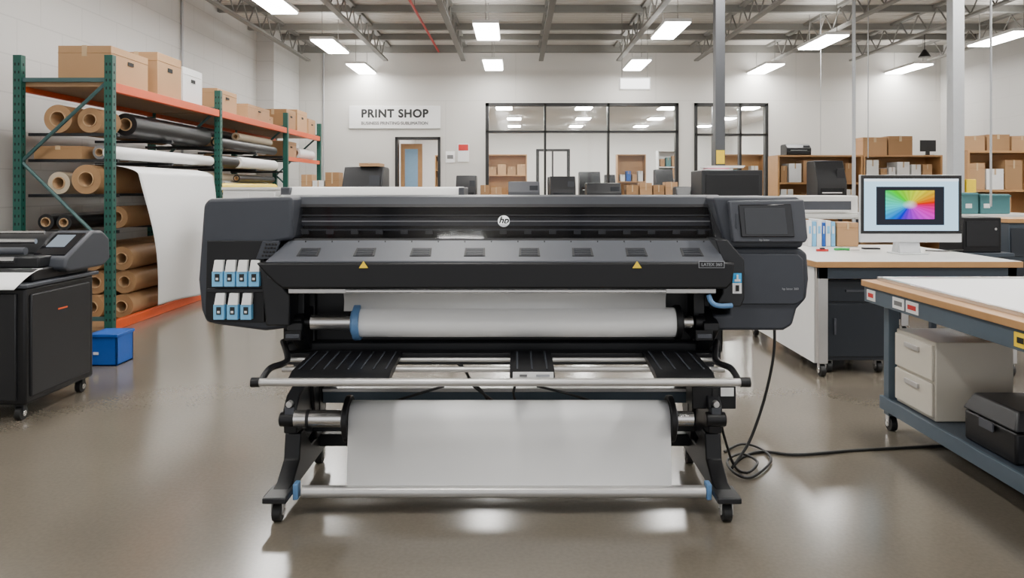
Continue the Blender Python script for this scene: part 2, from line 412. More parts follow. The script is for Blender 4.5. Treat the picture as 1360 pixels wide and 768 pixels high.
for u in(826,860): mk(MB().cyl((X(u,14),14,Z(103,14)),(X(u,14),14,CZ-.0),.006,'joist',6),'suspension_wire',hs)
pd=mk(MB().cyl((X(1228,15),15,Z(76,15)),(X(1228,15),15,Z(66,15)),.12,'black',20,.03),'pendant_speaker',label='small black dome hanging under the roof',cat='speaker')
mk(MB().cyl((X(1228,15),15,Z(67,15)),(X(1228,15),15,CZ),.008,'black',6),'hanger',pd)

# ================================================================== MAIN PRINTER
PR=thing('wide_format_printer',(-.05,3.6,0),'large dark grey wide-format roll printer with white media loaded','printer')
def caster(x,y,parent,r=.036,name='caster',fork='alu2'):
    b=MB(); b.cyl((x,y,2*r+.01),(x,y,2*r+.03),.022,'black',16)
    b.box(x-.026,x-.020,y-.018,y+.018,r*.8,2*r+.012,fork).box(x+.020,x+.026,y-.018,y+.018,r*.8,2*r+.012,fork).box(x-.026,x+.026,y-.018,y+.018,2*r+.004,2*r+.014,fork)
    c=mk(b,name,parent,bevel=.002)
    mk(MB().cyl((x-.018,y,r),(x+.018,y,r),r,'rubber',24).cyl((x-.027,y,r),(x+.027,y,r),r*.45,'alu',16),'wheel',c,bevel=.002)
    return c
xa,xb=X(352,3.4),X(972,3.4)
b=MB()
b.prism([(4.08,.98),(4.08,1.30),(4.02,1.36),(3.62,1.368),(3.575,1.36),(3.555,1.315),(3.60,1.31),(3.60,1.155),(3.50,1.14),(3.50,1.0)],'x',xa,xb,'slate')
mk(b,'housing',PR,bevel=.006)
b=MB(); wx0,wx1=X(388,3.5),X(948,3.5)
b.box(wx0,wx1,3.585,3.598,1.158,1.315,'black')
b.box(wx0,wx1,3.57,3.584,1.222,1.262,'slate2').box(wx0,wx1,3.565,3.57,1.240,1.246,'steelw')
b.box(wx0,wx1,3.555,3.58,1.268,1.275,'steel'); b.box(wx0,wx1,3.54,3.585,1.200,1.206,'slate2')
for i in range(17):
    x=wx0+.05+i*(wx1-wx0-.1)/16; b.box(x-.016,x+.016,3.53,3.55,1.184,1.204,'steel')
mk(b,'carriage_rail',PR,smooth=False)
def wq(u,v,dd=0):
    t=(v-275)/41.0; y=3.55-.10*t
    return (X(u,3.5),y-dd,1.311-.146*t)
def slab(b,l,k,th=.02): b.taper([wq(*p) for p in l],[wq(p[0],p[1],-th) for p in l],k)
b=MB()
slab(b,[(384,268),(953,268),(947,275.5),(390,275.5)],'black2'); slab(b,[(390,314.5),(947,314.5),(950,319.5),(386,319.5)],'vent')
slab(b,[(382,268),(391,268),(391,318),(382,318)],'black2'); slab(b,[(946,268),(955,268),(955,318),(946,318)],'black2')
mk(b,'window_frame',PR,bevel=.002)
b=MB(); b.quad([wq(390,275,.001),wq(947,275,.001),wq(947,315,.001),wq(390,315,.001)],'smoke'); mk(b,'window',PR,smooth=False,label='smoked transparent window')
c=wq(669,293,.006)
lo=mk(MB().cyl(c,(c[0],c[1]+.003,c[2]-.001),.0275,'textw',40),'logo',PR)
text('logo_letters','hp',.046,(c[0]-.001,c[1]-.003,c[2]+.003),FR,'text',lo,shear=.3,heavy=.0012)
sx0,sx1=X(384,3.45),X(950,3.45); ex0,ex1=X(352,3.27),X(962,3.27)
b=MB()
b.taper([(sx0,3.455,1.164),(sx1,3.455,1.164),(ex1,3.27,1.082),(ex0,3.27,1.082)],[(sx0,3.455,1.10),(sx1,3.455,1.10),(ex1,3.30,1.0),(ex0,3.30,1.0)],'slate2')
mk(b,'front_cover',PR,bevel=.005,seg=3)
def cp(u,t,up=.0):
    y=3.455-.185*t; z=1.164-.082*t
    return Vector((X(u,3.36),y-up*.41,z+up*.91))
for u in(412,486,560,631,703,773,844,917):
    h=13; b=MB()
    b.taper([cp(u-h,.42,.001),cp(u+h,.42,.001),cp(u+h+1,.78,.001),cp(u-h-1,.78,.001)],[cp(u-h,.42,.003),cp(u+h,.42,.003),cp(u+h+1,.78,.003),cp(u-h-1,.78,.003)],'vent')
    for i in range(6):
        t=.46+i*.055; b.taper([cp(u-h+2,t,.003),cp(u+h-2,t,.003),cp(u+h-2,t+.02,.003),cp(u-h+2,t+.02,.003)],[cp(u-h+2,t,.005),cp(u+h-2,t,.005),cp(u+h-2,t+.02,.005),cp(u-h+2,t+.02,.005)],'slate')
    mk(b,'vent_grille',PR,smooth=False)
b=MB()
for u in range(400,945,36): p=cp(u,.12,.002); b.cyl(p,(p[0],p[1]-.002,p[2]+.003),.003,'black',8)
mk(b,'screw_row',PR)
fx0,fx1=X(340,3.27),X(976,3.27)
b=MB(); b.prism([(fx0,1.075),(fx1,1.078),(X(973,3.27),.99),(X(965,3.27),.962),(X(376,3.27),.962),(X(366,3.27),.985),(X(352,3.27),1.03)],'y',3.262,3.56,'black')
mk(b,'front_fascia',PR,bevel=.01,seg=3)
for u in(483,846):
    mk(MB().prism([(X(u-6,3.262),Z(356,3.262)),(X(u+6,3.262),Z(356,3.262)),(X(u,3.262),Z(347,3.262))],'y',3.256,3.261,'yellow'),'warning_label',PR,smooth=False,label='yellow triangular warning label')
pl=mk(MB().box(X(928,3.26),X(962,3.26),3.257,3.261,Z(356,3.26),Z(347,3.26),'textp').box(X(928.6,3.26),X(961.4,3.26),3.2565,3.257,Z(355.4,3.26),Z(347.6,3.26),'black2'),'name_plate',PR,smooth=False)
text('name_lettering','LATEX 360',.019,(X(945,3.26),3.256,Z(351.5,3.26)),FR,'textp',pl)
mk(MB().box(X(384,3.3),X(950,3.3),3.285,3.40,.94,.961,'alu2').box(X(460,3.3),X(884,3.3),3.275,3.284,.945,.958,'alu'),'front_rail',PR,bevel=.003)
mk(MB().box(X(374,3.6),X(962,3.6),3.62,3.98,Z(470,3.6),.99,'black').box(X(384,3.6),X(955,3.6),3.56,3.62,Z(470,3.6),Z(452,3.6),'black2'),'lower_body',PR,bevel=.01)
d=3.42
def pp(l,d): return [(X(u,d),Z(v,d)) for u,v in l]
b=MB(); b.prism(pp([(270,272),(277,264),(388,261.5),(389,318),(368,322),(350,345),(345,362),(384,392),(384,436),(352,440),(290,432),(273,428),(267,412),(263,372)],d),'y',3.42,4.03,'slate')
mk(b,'left_end_cover',PR,bevel=.016,seg=4)
b=MB(); b.prism(pp([(276,320),(362,320),(352,345),(352,428),(280,428),(274,420)],3.41),'y',3.40,3.425,'black')
b.box(X(276,3.4),X(352,3.4),3.385,3.40,Z(388,3.4),Z(383,3.4),'black2')
b.prism(pp([(350,320),(372,320),(366,344),(341,344)],3.39),'y',3.375,3.40,'slate')
for i in range(4):
    for j in range(4): b.box(X(352+i*4.2-j*1.6,3.37),X(355+i*4.2-j*1.6,3.37),3.371,3.376,Z(326+j*5,3.37),Z(323+j*5,3.37),'vent')
mk(b,'ink_bay',PR,bevel=.003)
b=MB(); b.prism(pp([(343,352),(372,378),(384,392),(384,434),(352,434)],3.36),'y',3.37,3.5,'black2')
mk(b,'latch_cover',PR,bevel=.008)
def ink(u,v):
    dd=3.37; x0,x1=X(u,dd),X(u+14.5,dd)
    b=MB(); b.box(x0,x1,3.370,3.40,Z(v+35,dd),Z(v+15,dd),'lblue')
    c=mk(b,'ink_cartridge',PR,bevel=.002)
    mk(MB().taper([(x0+.006,3.366,Z(v+15,dd)),(x1,3.366,Z(v+15,dd)),(x1,3.39,Z(v+15,dd)),(x0+.006,3.39,Z(v+15,dd))],[(x0+.010,3.378,Z(v,dd)),(x1,3.378,Z(v,dd)),(x1,3.398,Z(v,dd)),(x0+.010,3.398,Z(v,dd))],'white'),'white_tab',c)
    mk(MB().box(x0+.015,x1-.013,3.367,3.370,Z(v+28,dd),Z(v+18,dd),'text').box(x0+.020,x1-.018,3.365,3.367,Z(v+26,dd),Z(v+23,dd),'white'),'ink_label',c,smooth=False)
for i in range(4): ink(281+i*16.2,346)
for i in range(3): ink(283+i*18,390)
b=MB(); b.prism(pp([(948,262),(1060,261.5),(1068,266),(1071,318),(1068,330),(966,330),(958,300)],d),'y',3.44,4.03,'slate')
mk(b,'control_head',PR,bevel=.014,seg=4)
b=MB(); b.prism(pp([(968,330),(1066,330),(1076,338),(1078,372),(1075,398),(1062,412),(1056,434),(1044,441),(950,441),(950,420),(972,420),(974,345)],d),'y',3.45,4.02,'slate')
mk(b,'right_end_cover',PR,bevel=.014,seg=4)
b=MB(); b.prism(pp([(967,267),(1066,265),(1071,316),(1068,322),(972,322)],3.42),'y',3.40,3.45,'slate2')
tp=mk(b,'control_panel',PR,bevel=.008,seg=3)
mk(MB().prism(pp([(980,272),(1050,271),(1055,315),(984,315)],3.40),'y',3.392,3.401,'gloss'),'touchscreen_bezel',tp,bevel=.004)
mk(MB().prism(pp([(988,276),(1042,276),(1046,311),(991,311)],3.39),'y',3.388,3.3925,'screen'),'touchscreen',tp,smooth=False)
mk(MB().box(X(977,3.4),X(980,3.4),3.395,3.401,Z(303,3.4),Z(284,3.4),'slate'),'status_light',tp)
text('panel_lettering','hp latex',.014,(X(1015,3.4),3.398,Z(319,3.4)),FR,'textp',tp)
b=MB(); b.prism(pp([(978,337),(1060,337),(1068,345),(1069,398),(1058,405),(980,405)],3.43),'y',3.435,3.46,'slate')
sd=mk(b,'side_door',PR,bevel=.006); text('door_lettering','hp latex 360',.015,(X(1050,3.43),3.433,Z(384,3.43)),FR,'textp',sd)
mk(MB().path([(X(941,3.3),3.30,Z(392,3.3)),(X(945,3.3),3.29,Z(402,3.3)),(X(955,3.3),3.29,Z(406,3.3)),(X(972,3.3),3.30,Z(406,3.3))],.011,'blue',10),'blue_lever',PR)
mk(MB().prism(pp([(950,318),(966,318),(989,345),(989,398),(984,408),(950,408),(960,390),(960,350)],3.33),'y',3.33,3.5,'black2'),'right_bracket',PR,bevel=.006)
d=3.325
st=mk(MB().box(X(973,d),X(985,d),3.325,3.329,Z(376,d),Z(363,d),'cyan').box(X(973,d),X(985,d),3.325,3.329,Z(390,d),Z(376.2,d),'white'),'blue_white_sticker',PR,smooth=False)
mk(MB().box(X(977,d),X(981.5,d),3.322,3.325,Z(387,d),Z(379,d),'text').box(X(975.5,d),X(983,d),3.322,3.325,Z(374,d),Z(371,d),'white').box(X(978,d),X(980.5,d),3.322,3.325,Z(371,d),Z(365,d),'white'),'sticker_symbol',st,smooth=False)
# upper roll
ry,rz=3.45,Z(428,3.45); rr=.067
x0,x1=X(480,ry),X(895,ry)
mk(MB().cyl((x0,ry,rz),(x1,ry,rz),rr,'paper',48),'input_media_roll',PR,label='roll of white media on the upper spindle')
def sheet(s,t):
    x=X(456,3.42)+ (X(885,3.42)-X(456,3.42))*s
    return (x, 3.40+.03*t+ (0.02*math.sin(t*3.14)), .955-(.955-(rz+rr*.8))*t)
mk(MB().grid(sheet,1,10,'paperg'),'media_web',PR,solid=.001)
mk(MB().cyl((X(414,ry),ry,rz),(x0,ry,rz),.036,'alu',32).cyl((X(405,ry),ry,rz),(X(414,ry),ry,rz),.02,'black',20),'spindle',PR)
mk(MB().cyl((x1,ry,rz),(X(919,ry),ry,rz),.030,'alu',32),'spindle',PR)
mk(MB().cyl((X(471,ry),ry,rz),(x0,ry,rz),.082,'blue',40).cyl((X(468,ry),ry,rz),(X(471,ry),ry,rz),.06,'blue',40),'spindle_hub',PR,bevel=.003,label='steel blue hub flange')
mk(MB().cyl((x1,ry,rz),(X(903,ry),ry,rz),.078,'black',40).cyl((X(903,ry),ry,rz),(X(906,ry),ry,rz),.05,'black2',40),'spindle_hub',PR,bevel=.003)
for a,bq in((386,408),(917,940)):
    mk(MB().box(X(a,3.5),X(bq,3.5),3.40,3.66,Z(450,3.45),Z(436,3.45),'black').box(X(a+4,3.5),X(bq-4,3.5),3.50,3.66,Z(438,3.45),Z(390,3.45),'black2').cyl((X(a+5,3.45),3.45,rz),(X(bq-5,3.45),3.45,rz),.03,'black',24).box(X(a+2,3.5),X(bq-2,3.5),3.395,3.42,Z(447,3.45),Z(441,3.45),'slate2'),'spindle_holder',PR,bevel=.004)
# legs, columns and feet
FX=(-1.0,.885)
for sgn,fx in((-1,FX[0]),(1,FX[1])):
    b=MB()
    b.prism([(3.62,.19),(3.78,.19),(3.88,.95),(3.60,.95),(3.58,.62),(3.54,.50)],'x',fx-.045,fx+.045,'black')
    mk(b,'side_column',PR,bevel=.008)
    mk(MB().box(fx-.049,fx-.045,3.66,3.78,.30,.60,'black2').box(fx+.045,fx+.049,3.66,3.78,.30,.60,'black2').box(fx-.03,fx+.03,3.57,3.60,.64,.74,'slate'),'column_cover',PR,bevel=.002)
    mk(MB().box(fx-.045,fx+.045,3.535,3.56,.50,.60,'slate').cyl((fx-.02,3.525,.55),(fx-.02,3.536,.55),.010,'alu2',16).cyl((fx+.02,3.525,.55),(fx+.02,3.536,.55),.010,'alu2',16),'bracket_plate',PR,bevel=.002)
    mk(MB().prism([(3.58,.84),(3.40,.79),(3.40,.755),(3.58,.62)],'x',fx-.035,fx+.035,'black2'),'column_gusset',PR,bevel=.005)
    b=MB(); b.prism([(3.12,.088),(3.93,.088),(3.93,.13),(3.86,.19),(3.56,.19),(3.44,.30),(3.38,.30),(3.36,.19),(3.26,.125),(3.12,.108)],'x',fx-.036,fx+.036,'black')
    b.box(fx-.05,fx+.05,3.11,3.25,.092,.118,'black2')
    mk(b,'foot_beam',PR,bevel=.006)
    caster(fx,3.17,PR,.038); caster(fx,3.84,PR,.038)
    mk(MB().box(fx-sgn*.062-.011,fx-sgn*.062+.011,3.20,3.25,.072,.140,'blue'),'blue_clamp',PR,bevel=.004)
    b=MB(); b.prism([(3.34,.31),(3.33,.42),(3.38,.47),(3.60,.52),(3.64,.24),(3.46,.22),(3.44,.30)],'x',fx-.030,fx+.030,'black2')
    b.cyl((fx-.045,3.34,.375),(fx+.045,3.34,.375),.032,'black',24)
    mk(b,'takeup_bracket',PR,bevel=.006)
    mk(MB().box(fx-.02,fx+.02,3.322,3.332,.395,.43,'slate2').cyl((fx,3.316,.445),(fx,3.345,.445),.014,'alu2',16),'bracket_latch',PR,bevel=.002)
mk(MB().box(FX[0],FX[1],3.70,3.76,.13,.19,'black'),'cross_beam',PR,bevel=.005)
mk(MB().box(FX[0],FX[1],3.60,3.64,.235,.275,'black2'),'cross_beam',PR,bevel=.005)
mk(MB().box(X(430,3.72),X(912,3.72),3.70,3.74,Z(534,3.72),Z(519,3.72),'bgrey').box(X(430,3.72),X(912,3.72),3.69,3.745,Z(519,3.72),Z(514,3.72),'alu2'),'rear_crossbar',PR,bevel=.003,label='blue-grey metal crossbar')
for s_ in (430,898): mk(MB().box(X(s_,3.72),X(s_+14,3.72),3.75,3.79,Z(534,3.72),.75,'black'),'hanger_strut',PR)
# lower roll
ly,lz=3.33,Z(556,3.33); lr=.076
x0,x1=X(464,3.28),X(889,3.28)
def web(s,t):
    x=x0+(x1-x0)*s
    if t<.4:
        a=math.radians(180*(t/.4)); return (x, ly+math.cos(a)*(lr+.002), lz+math.sin(a)*(lr+.002))
    q=(t-.4)/.6
    ys=ly-lr-.002; ye=3.225
    return (x, ys+(ye-ys)*q, lz+(.10-lz)*q)
mk(MB().cyl((x0,ly,lz),(x1,ly,lz),lr,'paper',48),'takeup_roll',PR,label='white media roll on the lower spindle')
mk(MB().grid(web,1,60,'paper'),'hanging_media',PR,solid=.001,label='white media sheet hanging from the lower roll')
mk(MB().cyl((X(392,ly),ly,lz),(x0,ly,lz),.037,'alu',32).cyl((X(372,ly),ly,lz-.005),(X(394,ly),ly,lz-.005),.014,'black',20).cyl((X(408,ly),ly,lz),(X(412,ly),ly,lz),.040,'black2',32),'spindle',PR)
mk(MB().cyl((x1,ly,lz),(X(920,ly),ly,lz),.032,'alu',32),'spindle',PR)
mk(MB().cyl((x0-.026,ly,lz),(x0-.002,ly,lz),.100,'black',44).cyl((x0-.038,ly,lz),(x0-.026,ly,lz),.06,'slate',40),'spindle_hub',PR,bevel=.004)
mk(MB().cyl((x1+.002,ly,lz),(x1+.026,ly,lz),.100,'black',44).cyl((x1+.026,ly,lz),(x1+.038,ly,lz),.06,'slate',40),'spindle_hub',PR,bevel=.004)
mk(MB().cyl((X(402,3.225),3.225,.10),(X(936,3.225),3.225,.10),.0255,'alu2',32),'tension_bar',PR)
# loading table
fz=Z(508,3.06)
mk(MB().cyl((X(334,3.06),3.06,fz),(X(994,3.06),3.06,fz),.016,'alu2',24).cyl((X(334,3.06),3.06,fz),(X(345,3.06),3.06,fz),.02,'black',20).cyl((X(983,3.06),3.06,fz),(X(996,3.06),3.06,fz),.02,'black',20),'front_table_bar',PR)
tz=.615
mk(MB().cyl((X(375,3.28),3.28,tz-.005),(X(962,3.28),3.28,tz-.005),.012,'alu2',20),'table_rail',PR)
mk(MB().cyl((X(380,3.42),3.42,tz+.005),(X(955,3.42),3.42,tz+.005),.010,'alu2',20),'table_rail',PR)
mk(MB().box(X(380,3.5),X(955,3.5),3.47,3.53,tz-.03,tz+.025,'black2'),'table_rear_beam',PR,bevel=.004)
for u0 in(338,958):
    l=(u0==338)
    a=X(348 if l else 980,3.08); bq=X(376 if l else 952,3.58)
    mk(MB().path([(a,3.06,fz),(a*.99,3.15,fz+.035),(a*.965,3.3,.645),(bq,3.58,.67)],.014,'black',10),'swing_arm',PR)
for u0,u1 in((385,518),(677,737),(871,948)):
    xa_,xb_=X(u0,3.12),X(u1,3.12); b=MB()
    b.prism([(3.10,tz-.02),(3.10,tz+.005),(3.15,tz+.022),(3.46,tz+.034),(3.46,tz+.022)],'x',xa_,xb_,'black')
    n=max(2,int((xb_-xa_)/.05))
    for i in range(n):
        x=xa_+(i+.5)*(xb_-xa_)/n; b.taper([(x-.004,3.16,tz+.024),(x+.004,3.16,tz+.024),(x+.004,3.45,tz+.035),(x-.004,3.45,tz+.035)],[(x-.004,3.16,tz+.026),(x+.004,3.16,tz+.026),(x+.004,3.45,tz+.037),(x-.004,3.45,tz+.037)],'slate')
    mk(b,'loading_table_pad',PR,bevel=.003)
mk(MB().box(X(681,3.1),X(735,3.1),3.094,3.099,Z(503,3.1),Z(494,3.1),'white').box(X(690,3.1),X(700,3.1),3.092,3.094,Z(500,3.1),Z(497,3.1),'textg').box(X(712,3.1),X(730,3.1),3.092,3.094,Z(500,3.1),Z(497,3.1),'textp'),'instruction_label',PR,smooth=False)
eb=mk(MB().box(X(918,3.4),X(976,3.4),3.38,3.50,Z(542,3.4),Z(512,3.4),'black'),'power_box',PR,bevel=.005)
mk(MB().box(X(957,3.38),X(974,3.38),3.374,3.379,Z(526,3.38),Z(515,3.38),'white').box(X(946,3.38),X(953,3.38),3.374,3.379,Z(537,3.38),Z(516,3.38),'vent'),'rating_label',eb,smooth=False)
for pts in ([(600,478,3.5),(618,492,3.45),(628,512,3.5),(660,536,3.52)],[(610,478,3.52),(622,500,3.5),(640,520,3.5),(650,536,3.52)],[(590,513,3.5),(560,522,3.5),(520,534,3.55)],[(713,513,3.5),(750,522,3.5),(790,534,3.55)],[(684,512,3.5),(682,524,3.5),(686,536,3.55)]):
    mk(MB().path([(X(u,dd),dd,Z(v,dd)) for u,v,dd in pts],.006,'rubber'),'hose',PR)
def fl(u,v,z=.008):
    dd=(H-z)*1000/(v-250.0); return (X(u,dd),dd,z)
pc_=mk(MB().path([(X(1028,3.9),3.9,Z(420,3.9)),(X(1026,3.9),3.88,.55),(X(1015,3.85),3.85,.32),(X(995,3.8),3.8,.12),fl(972,622),fl(985,608),fl(1012,600),fl(1060,604),fl(1140,598),fl(1262,592)],.0075,'rubber',10,8),'power_cable',label='black power cable running from the printer across the floor',cat='cable')
mk(MB().path([(.95,3.55,.36),(1.0,3.6,.2),fl(975,618,.02),fl(992,628,.02),fl(1006,614,.02),fl(985,603,.03),fl(966,612,.03),fl(975,628,.02),fl(998,634,.012),fl(1024,612,.012),fl(1010,596,.012),fl(985,590,.012),fl(962,600)],.0065,'rubber',10,8),'cable_coil',pc_)

# ================================================================== LEFT PLOTTER
LP=thing('plotter',(-3.6,4.8,0),'black roll-fed plotter on casters with a sheet of white media','printer')
bx0,bx1=-4.45,-2.93
mk(MB().box(bx0,bx1,4.50,5.22,.10,.80,'black'),'cabinet',LP,bevel=.015,seg=3)
mk(MB().box(bx1-.02,bx1+.012,4.54,5.16,.14,.76,'black2'),'side_panel',LP,bevel=.008)
mk(MB().box(bx0+.05,bx1-.05,4.485,4.51,.13,.77,'black2'),'front_panel',LP,bevel=.006)
mk(MB().box(bx1+.012,bx1+.014,4.80,4.90,.625,.634,'orange'),'logo_badge',LP,smooth=False,label='small orange badge')
mk(MB().box(bx0,bx1+.02,4.48,5.26,.80,.825,'slate'),'deck',LP,bevel=.006)
mk(MB().box(bx0,bx1-.02,4.60,5.20,.825,.90,'black').box(bx0,bx1-.05,4.70,5.22,.90,.97,'black2'),'lower_housing',LP,bevel=.01)
mk(MB().prism([(4.92,.97),(5.26,.97),(5.27,1.06),(5.20,1.10),(5.05,1.105),(4.96,1.05)],'x',bx0,bx1-.16,'black2'),'print_head_cover',LP,bevel=.012)
mk(MB().prism([(4.80,.885),(4.86,.86),(5.26,.86),(5.34,.90),(5.33,1.05),(5.24,1.105),(5.12,1.112),(4.82,.955)],'x',bx1-.19,bx1+.055,'slate'),'end_cap',LP,bevel=.018,seg=4)
def ec(x,y,h=0): return (x,y,.955+(y-4.82)*.523+h)
def ep(xa,xb,ya,yb,h0,h1,k): return MB().taper([ec(xa,ya,h0),ec(xb,ya,h0),ec(xb,yb,h0),ec(xa,yb,h0)],[ec(xa,ya,h1),ec(xb,ya,h1),ec(xb,yb,h1),ec(xa,yb,h1)],k)
mk(ep(bx1-.17,bx1+.03,4.84,5.08,.001,.008,'gloss'),'control_panel',LP)
mk(ep(bx1-.14,bx1-.02,4.92,5.05,.009,.012,'lcd'),'display',LP)
for y,z,r,k in((4.78,1.00,.024,'slate2'),(4.88,1.055,.016,'chrome'),(4.68,.955,.018,'chrome'),(4.97,1.108,.010,'alu')):
    mk(MB().cyl((bx0,y,z),(bx1-.18,y,z),r,k,24),'roller',LP)
mk(MB().grid(lambda s,t:(-3.75+.79*s+.02*t,4.44+.24*t,.80+.10*math.sin(t*1.5)),1,8,'paper'),'media_sheet',LP,solid=.002,label='white media sheet feeding out')
for x,y in((-2.99,4.55),(-2.99,5.17),(-4.35,4.55),(-4.35,5.17)): caster(x,y,LP,.04,fork='black2')

b=MB(); cx0,cx1=X(125,6.0),X(162,6.0)
b.box(cx0,cx1,5.92,5.94,0,.25,'crate').box(cx0,cx1,6.16,6.18,0,.25,'crate').box(cx0,cx0+.015,5.92,6.18,0,.25,'crate').box(cx1-.015,cx1,5.92,6.18,0,.25,'crate').box(cx0,cx1,5.92,6.18,0,.015,'crate').box(cx0-.008,cx1+.008,5.912,6.188,.225,.25,'crate')
cr=mk(b,'plastic_crate',label='small blue plastic crate standing on the floor',cat='crate',bevel=.004)
mk(MB().box(cx0+.04,cx0+.08,5.914,5.92,.09,.11,'white'),'crate_label',cr)

# ================================================================== PALLET RACK
RF,RB=-3.97,-4.86
RY=[7.37,10.05,13.0,15.2]
RK=thing('pallet_rack',((RF+RB)/2,11.3,0),'tall storage rack with green posts and orange beams','rack')
RH=2.70
for i,y in enumerate(RY):
    for x in(RF,RB):
        b=MB(); b.box(x-.04,x+.04,y-.035,y+.035,0,RH,'green').box(x-.07,x+.07,y-.06,y+.06,0,.01,'green')
        if i<2:
            for k in range(33):
                z=.1+k*.078
                for dx in(-.018,.018): b.box(x+dx-.006,x+dx+.006,y-.037,y-.034,z,z+.026,'hole')
                b.box(x+.039,x+.042,y-.008,y+.008,z,z+.026,'hole')
        mk(b,'post',RK,smooth=False)
    b=MB(); xs=[RF-.02,RB+.02]
    zz=[2.45,1.66,.82,.12]
    for k in range(3): b.path([(xs[k%2],y,zz[k]),(xs[(k+1)%2],y,zz[k+1])],.018,'teal',6,1)
    b.box(RB,RF,y-.015,y+.015,2.44,2.48,'teal').box(RB,RF,y-.015,y+.015,.10,.14,'teal')
    mk(b,'frame_brace',RK,smooth=False)
levels=[.98,1.34,1.69,1.95]
for j in range(3):
    a,c=RY[j]+.035,RY[j+1]-.035
    for z in(2.35,0.0):
        for x in(RF,RB): mk(MB().box(x-.03,x+.03,a,c,z,z+.09,'orange'),'beam',RK,bevel=.004)
    mk(MB().box(RB+.03,RF-.03,a,c,2.40,2.45,'ply'),'shelf_deck',RK,label='plywood deck')
    mk(MB().box(RB+.03,RF-.03,a,c,0.0,.035,'ply'),'shelf_deck',RK,label='plywood deck')
    for z in levels:
        if j==2 and z in(1.34,1.69): continue
        for y in (a+.12,(a+c)/2,c-.12): mk(MB().box(RB,RF,y-.02,y+.02,z-.03,z,'black2'),'support_bar',RK)
        if j==2: mk(MB().box(RF-.02,RF+.02,a,c,z-.07,z-.001,'orange'),'beam',RK)
def roll(x,z,y0,y1,R,r,k,label,grp='media rolls on the rack',core='core'):
    o=mk(MB().ring((x,y0,z),(x,y1,z),R,r+.008,k,36),'media_roll',label=label,cat='paper roll',group=grp)
    mk(MB().ring((x,y0-.012,z),(x,y1+.012,z),r+.007,r,core,28),'core',o,label='cardboard core')
    return o
KL='brown kraft paper roll with an open cardboard core, on a rack'
WL='white media roll lying lengthwise on a rack'
BL='black vinyl roll lying lengthwise on a rack'
GL='grey vinyl roll lying lengthwise on a rack'
TL='tan media roll lying lengthwise on a rack'
YL='yellow vinyl roll lying lengthwise on a rack'
LB={'kraft':KL,'paper':WL,'black2':BL,'greym':GL,'tanm':TL,'roofw':YL}
e=.002
def R_(lev,x,R,k,y0,y1,lift=0): roll(x,lev+R+e+lift,y0,y1,R,R*.5,k,LB[k])
roll(-4.56,1.95+.14+e,7.5,9.7,.14,.07,'kraft',KL)
roll(-4.24,1.95+.125+e,7.5,7.85,.125,.06,'kraft',KL)
R_(1.95,-4.12,.12,'black2',7.95,9.9)
R_(1.95,-4.34,.075,'greym',7.95,9.9)
R_(1.69,-4.05,.065,'paper',7.5,9.95); R_(1.69,-4.20,.07,'greym',7.6,9.9)
roll(-4.25,1.34+.145+e,7.45,9.6,.145,.07,'kraft',KL)
R_(1.34,-4.55,.11,'tanm',7.5,9.7)
R_(.98,-4.50,.075,'black2',7.5,9.7); R_(.98,-4.68,.08,'black2',7.5,9.7)
R_(.98,-4.16,.115,'kraft',7.85,9.9)
for i,z in enumerate((.165,.415,.665,)):
    for x,y in((-4.11,7.85),(-4.39,7.80),(-4.68,7.75)):
        roll(x,z+e,y+.06*(i%2),9.9,.122,.055,'kraft',KL,'kraft rolls stacked on the bottom shelf')
B2=[(1.95,-4.06,.07,'black2',10.2,0),(1.95,-4.22,.085,'paper',10.9,0),(1.95,-4.40,.09,'greym',10.2,0),(1.95,-4.60,.09,'black2',10.2,0),
    (1.95,-4.13,.06,'tanm',11.1,.148),(1.95,-4.33,.06,'black2',10.35,.172),(1.95,-4.52,.06,'greym',10.3,.168),
    (1.69,-4.06,.085,'paper',10.95,0),(1.69,-4.25,.095,'kraft',10.4,0),(1.69,-4.46,.09,'paper',10.2,0),(1.69,-4.66,.09,'tanm',10.2,0),
    (1.34,-4.05,.065,'roofw',10.2,0),(1.34,-4.21,.085,'paper',10.75,0),(1.34,-4.40,.09,'kraft',10.2,0),(1.34,-4.61,.10,'black2',10.2,0),
    (1.34,-4.08,.05,'black2',11.0,.152),(1.34,-4.29,.06,'tanm',10.4,.152),
    (.98,-4.07,.085,'paper',10.6,0),(.98,-4.26,.09,'greym',10.2,0),(.98,-4.46,.09,'kraft',10.2,0),(.98,-4.66,.09,'black2',10.2,0),
    (.98,-4.15,.065,'kraft',10.3,.16),(.98,-4.36,.06,'tanm',10.3,.165)]
for lev,x,R,k,y,lf in B2: R_(lev,x,R,k,y,12.6,lf)
R_(1.69,-4.06,.08,'black2',10.15,10.85); R_(1.95,-4.22,.08,'kraft',10.15,10.8)
for x in(-4.12,-4.4,-4.68):
    for i in range(3): roll(x,.165+e+.25*i,10.2,12.7,.122,.055,'kraft' if i%2 else 'paper',KL if i%2 else WL,'kraft rolls stacked on the bottom shelf')
for x,R,k in((-4.10,.10,'paper'),(-4.32,.10,'greym'),(-4.55,.11,'kraft')): R_(1.951,x,R,k,14.0,15.0)
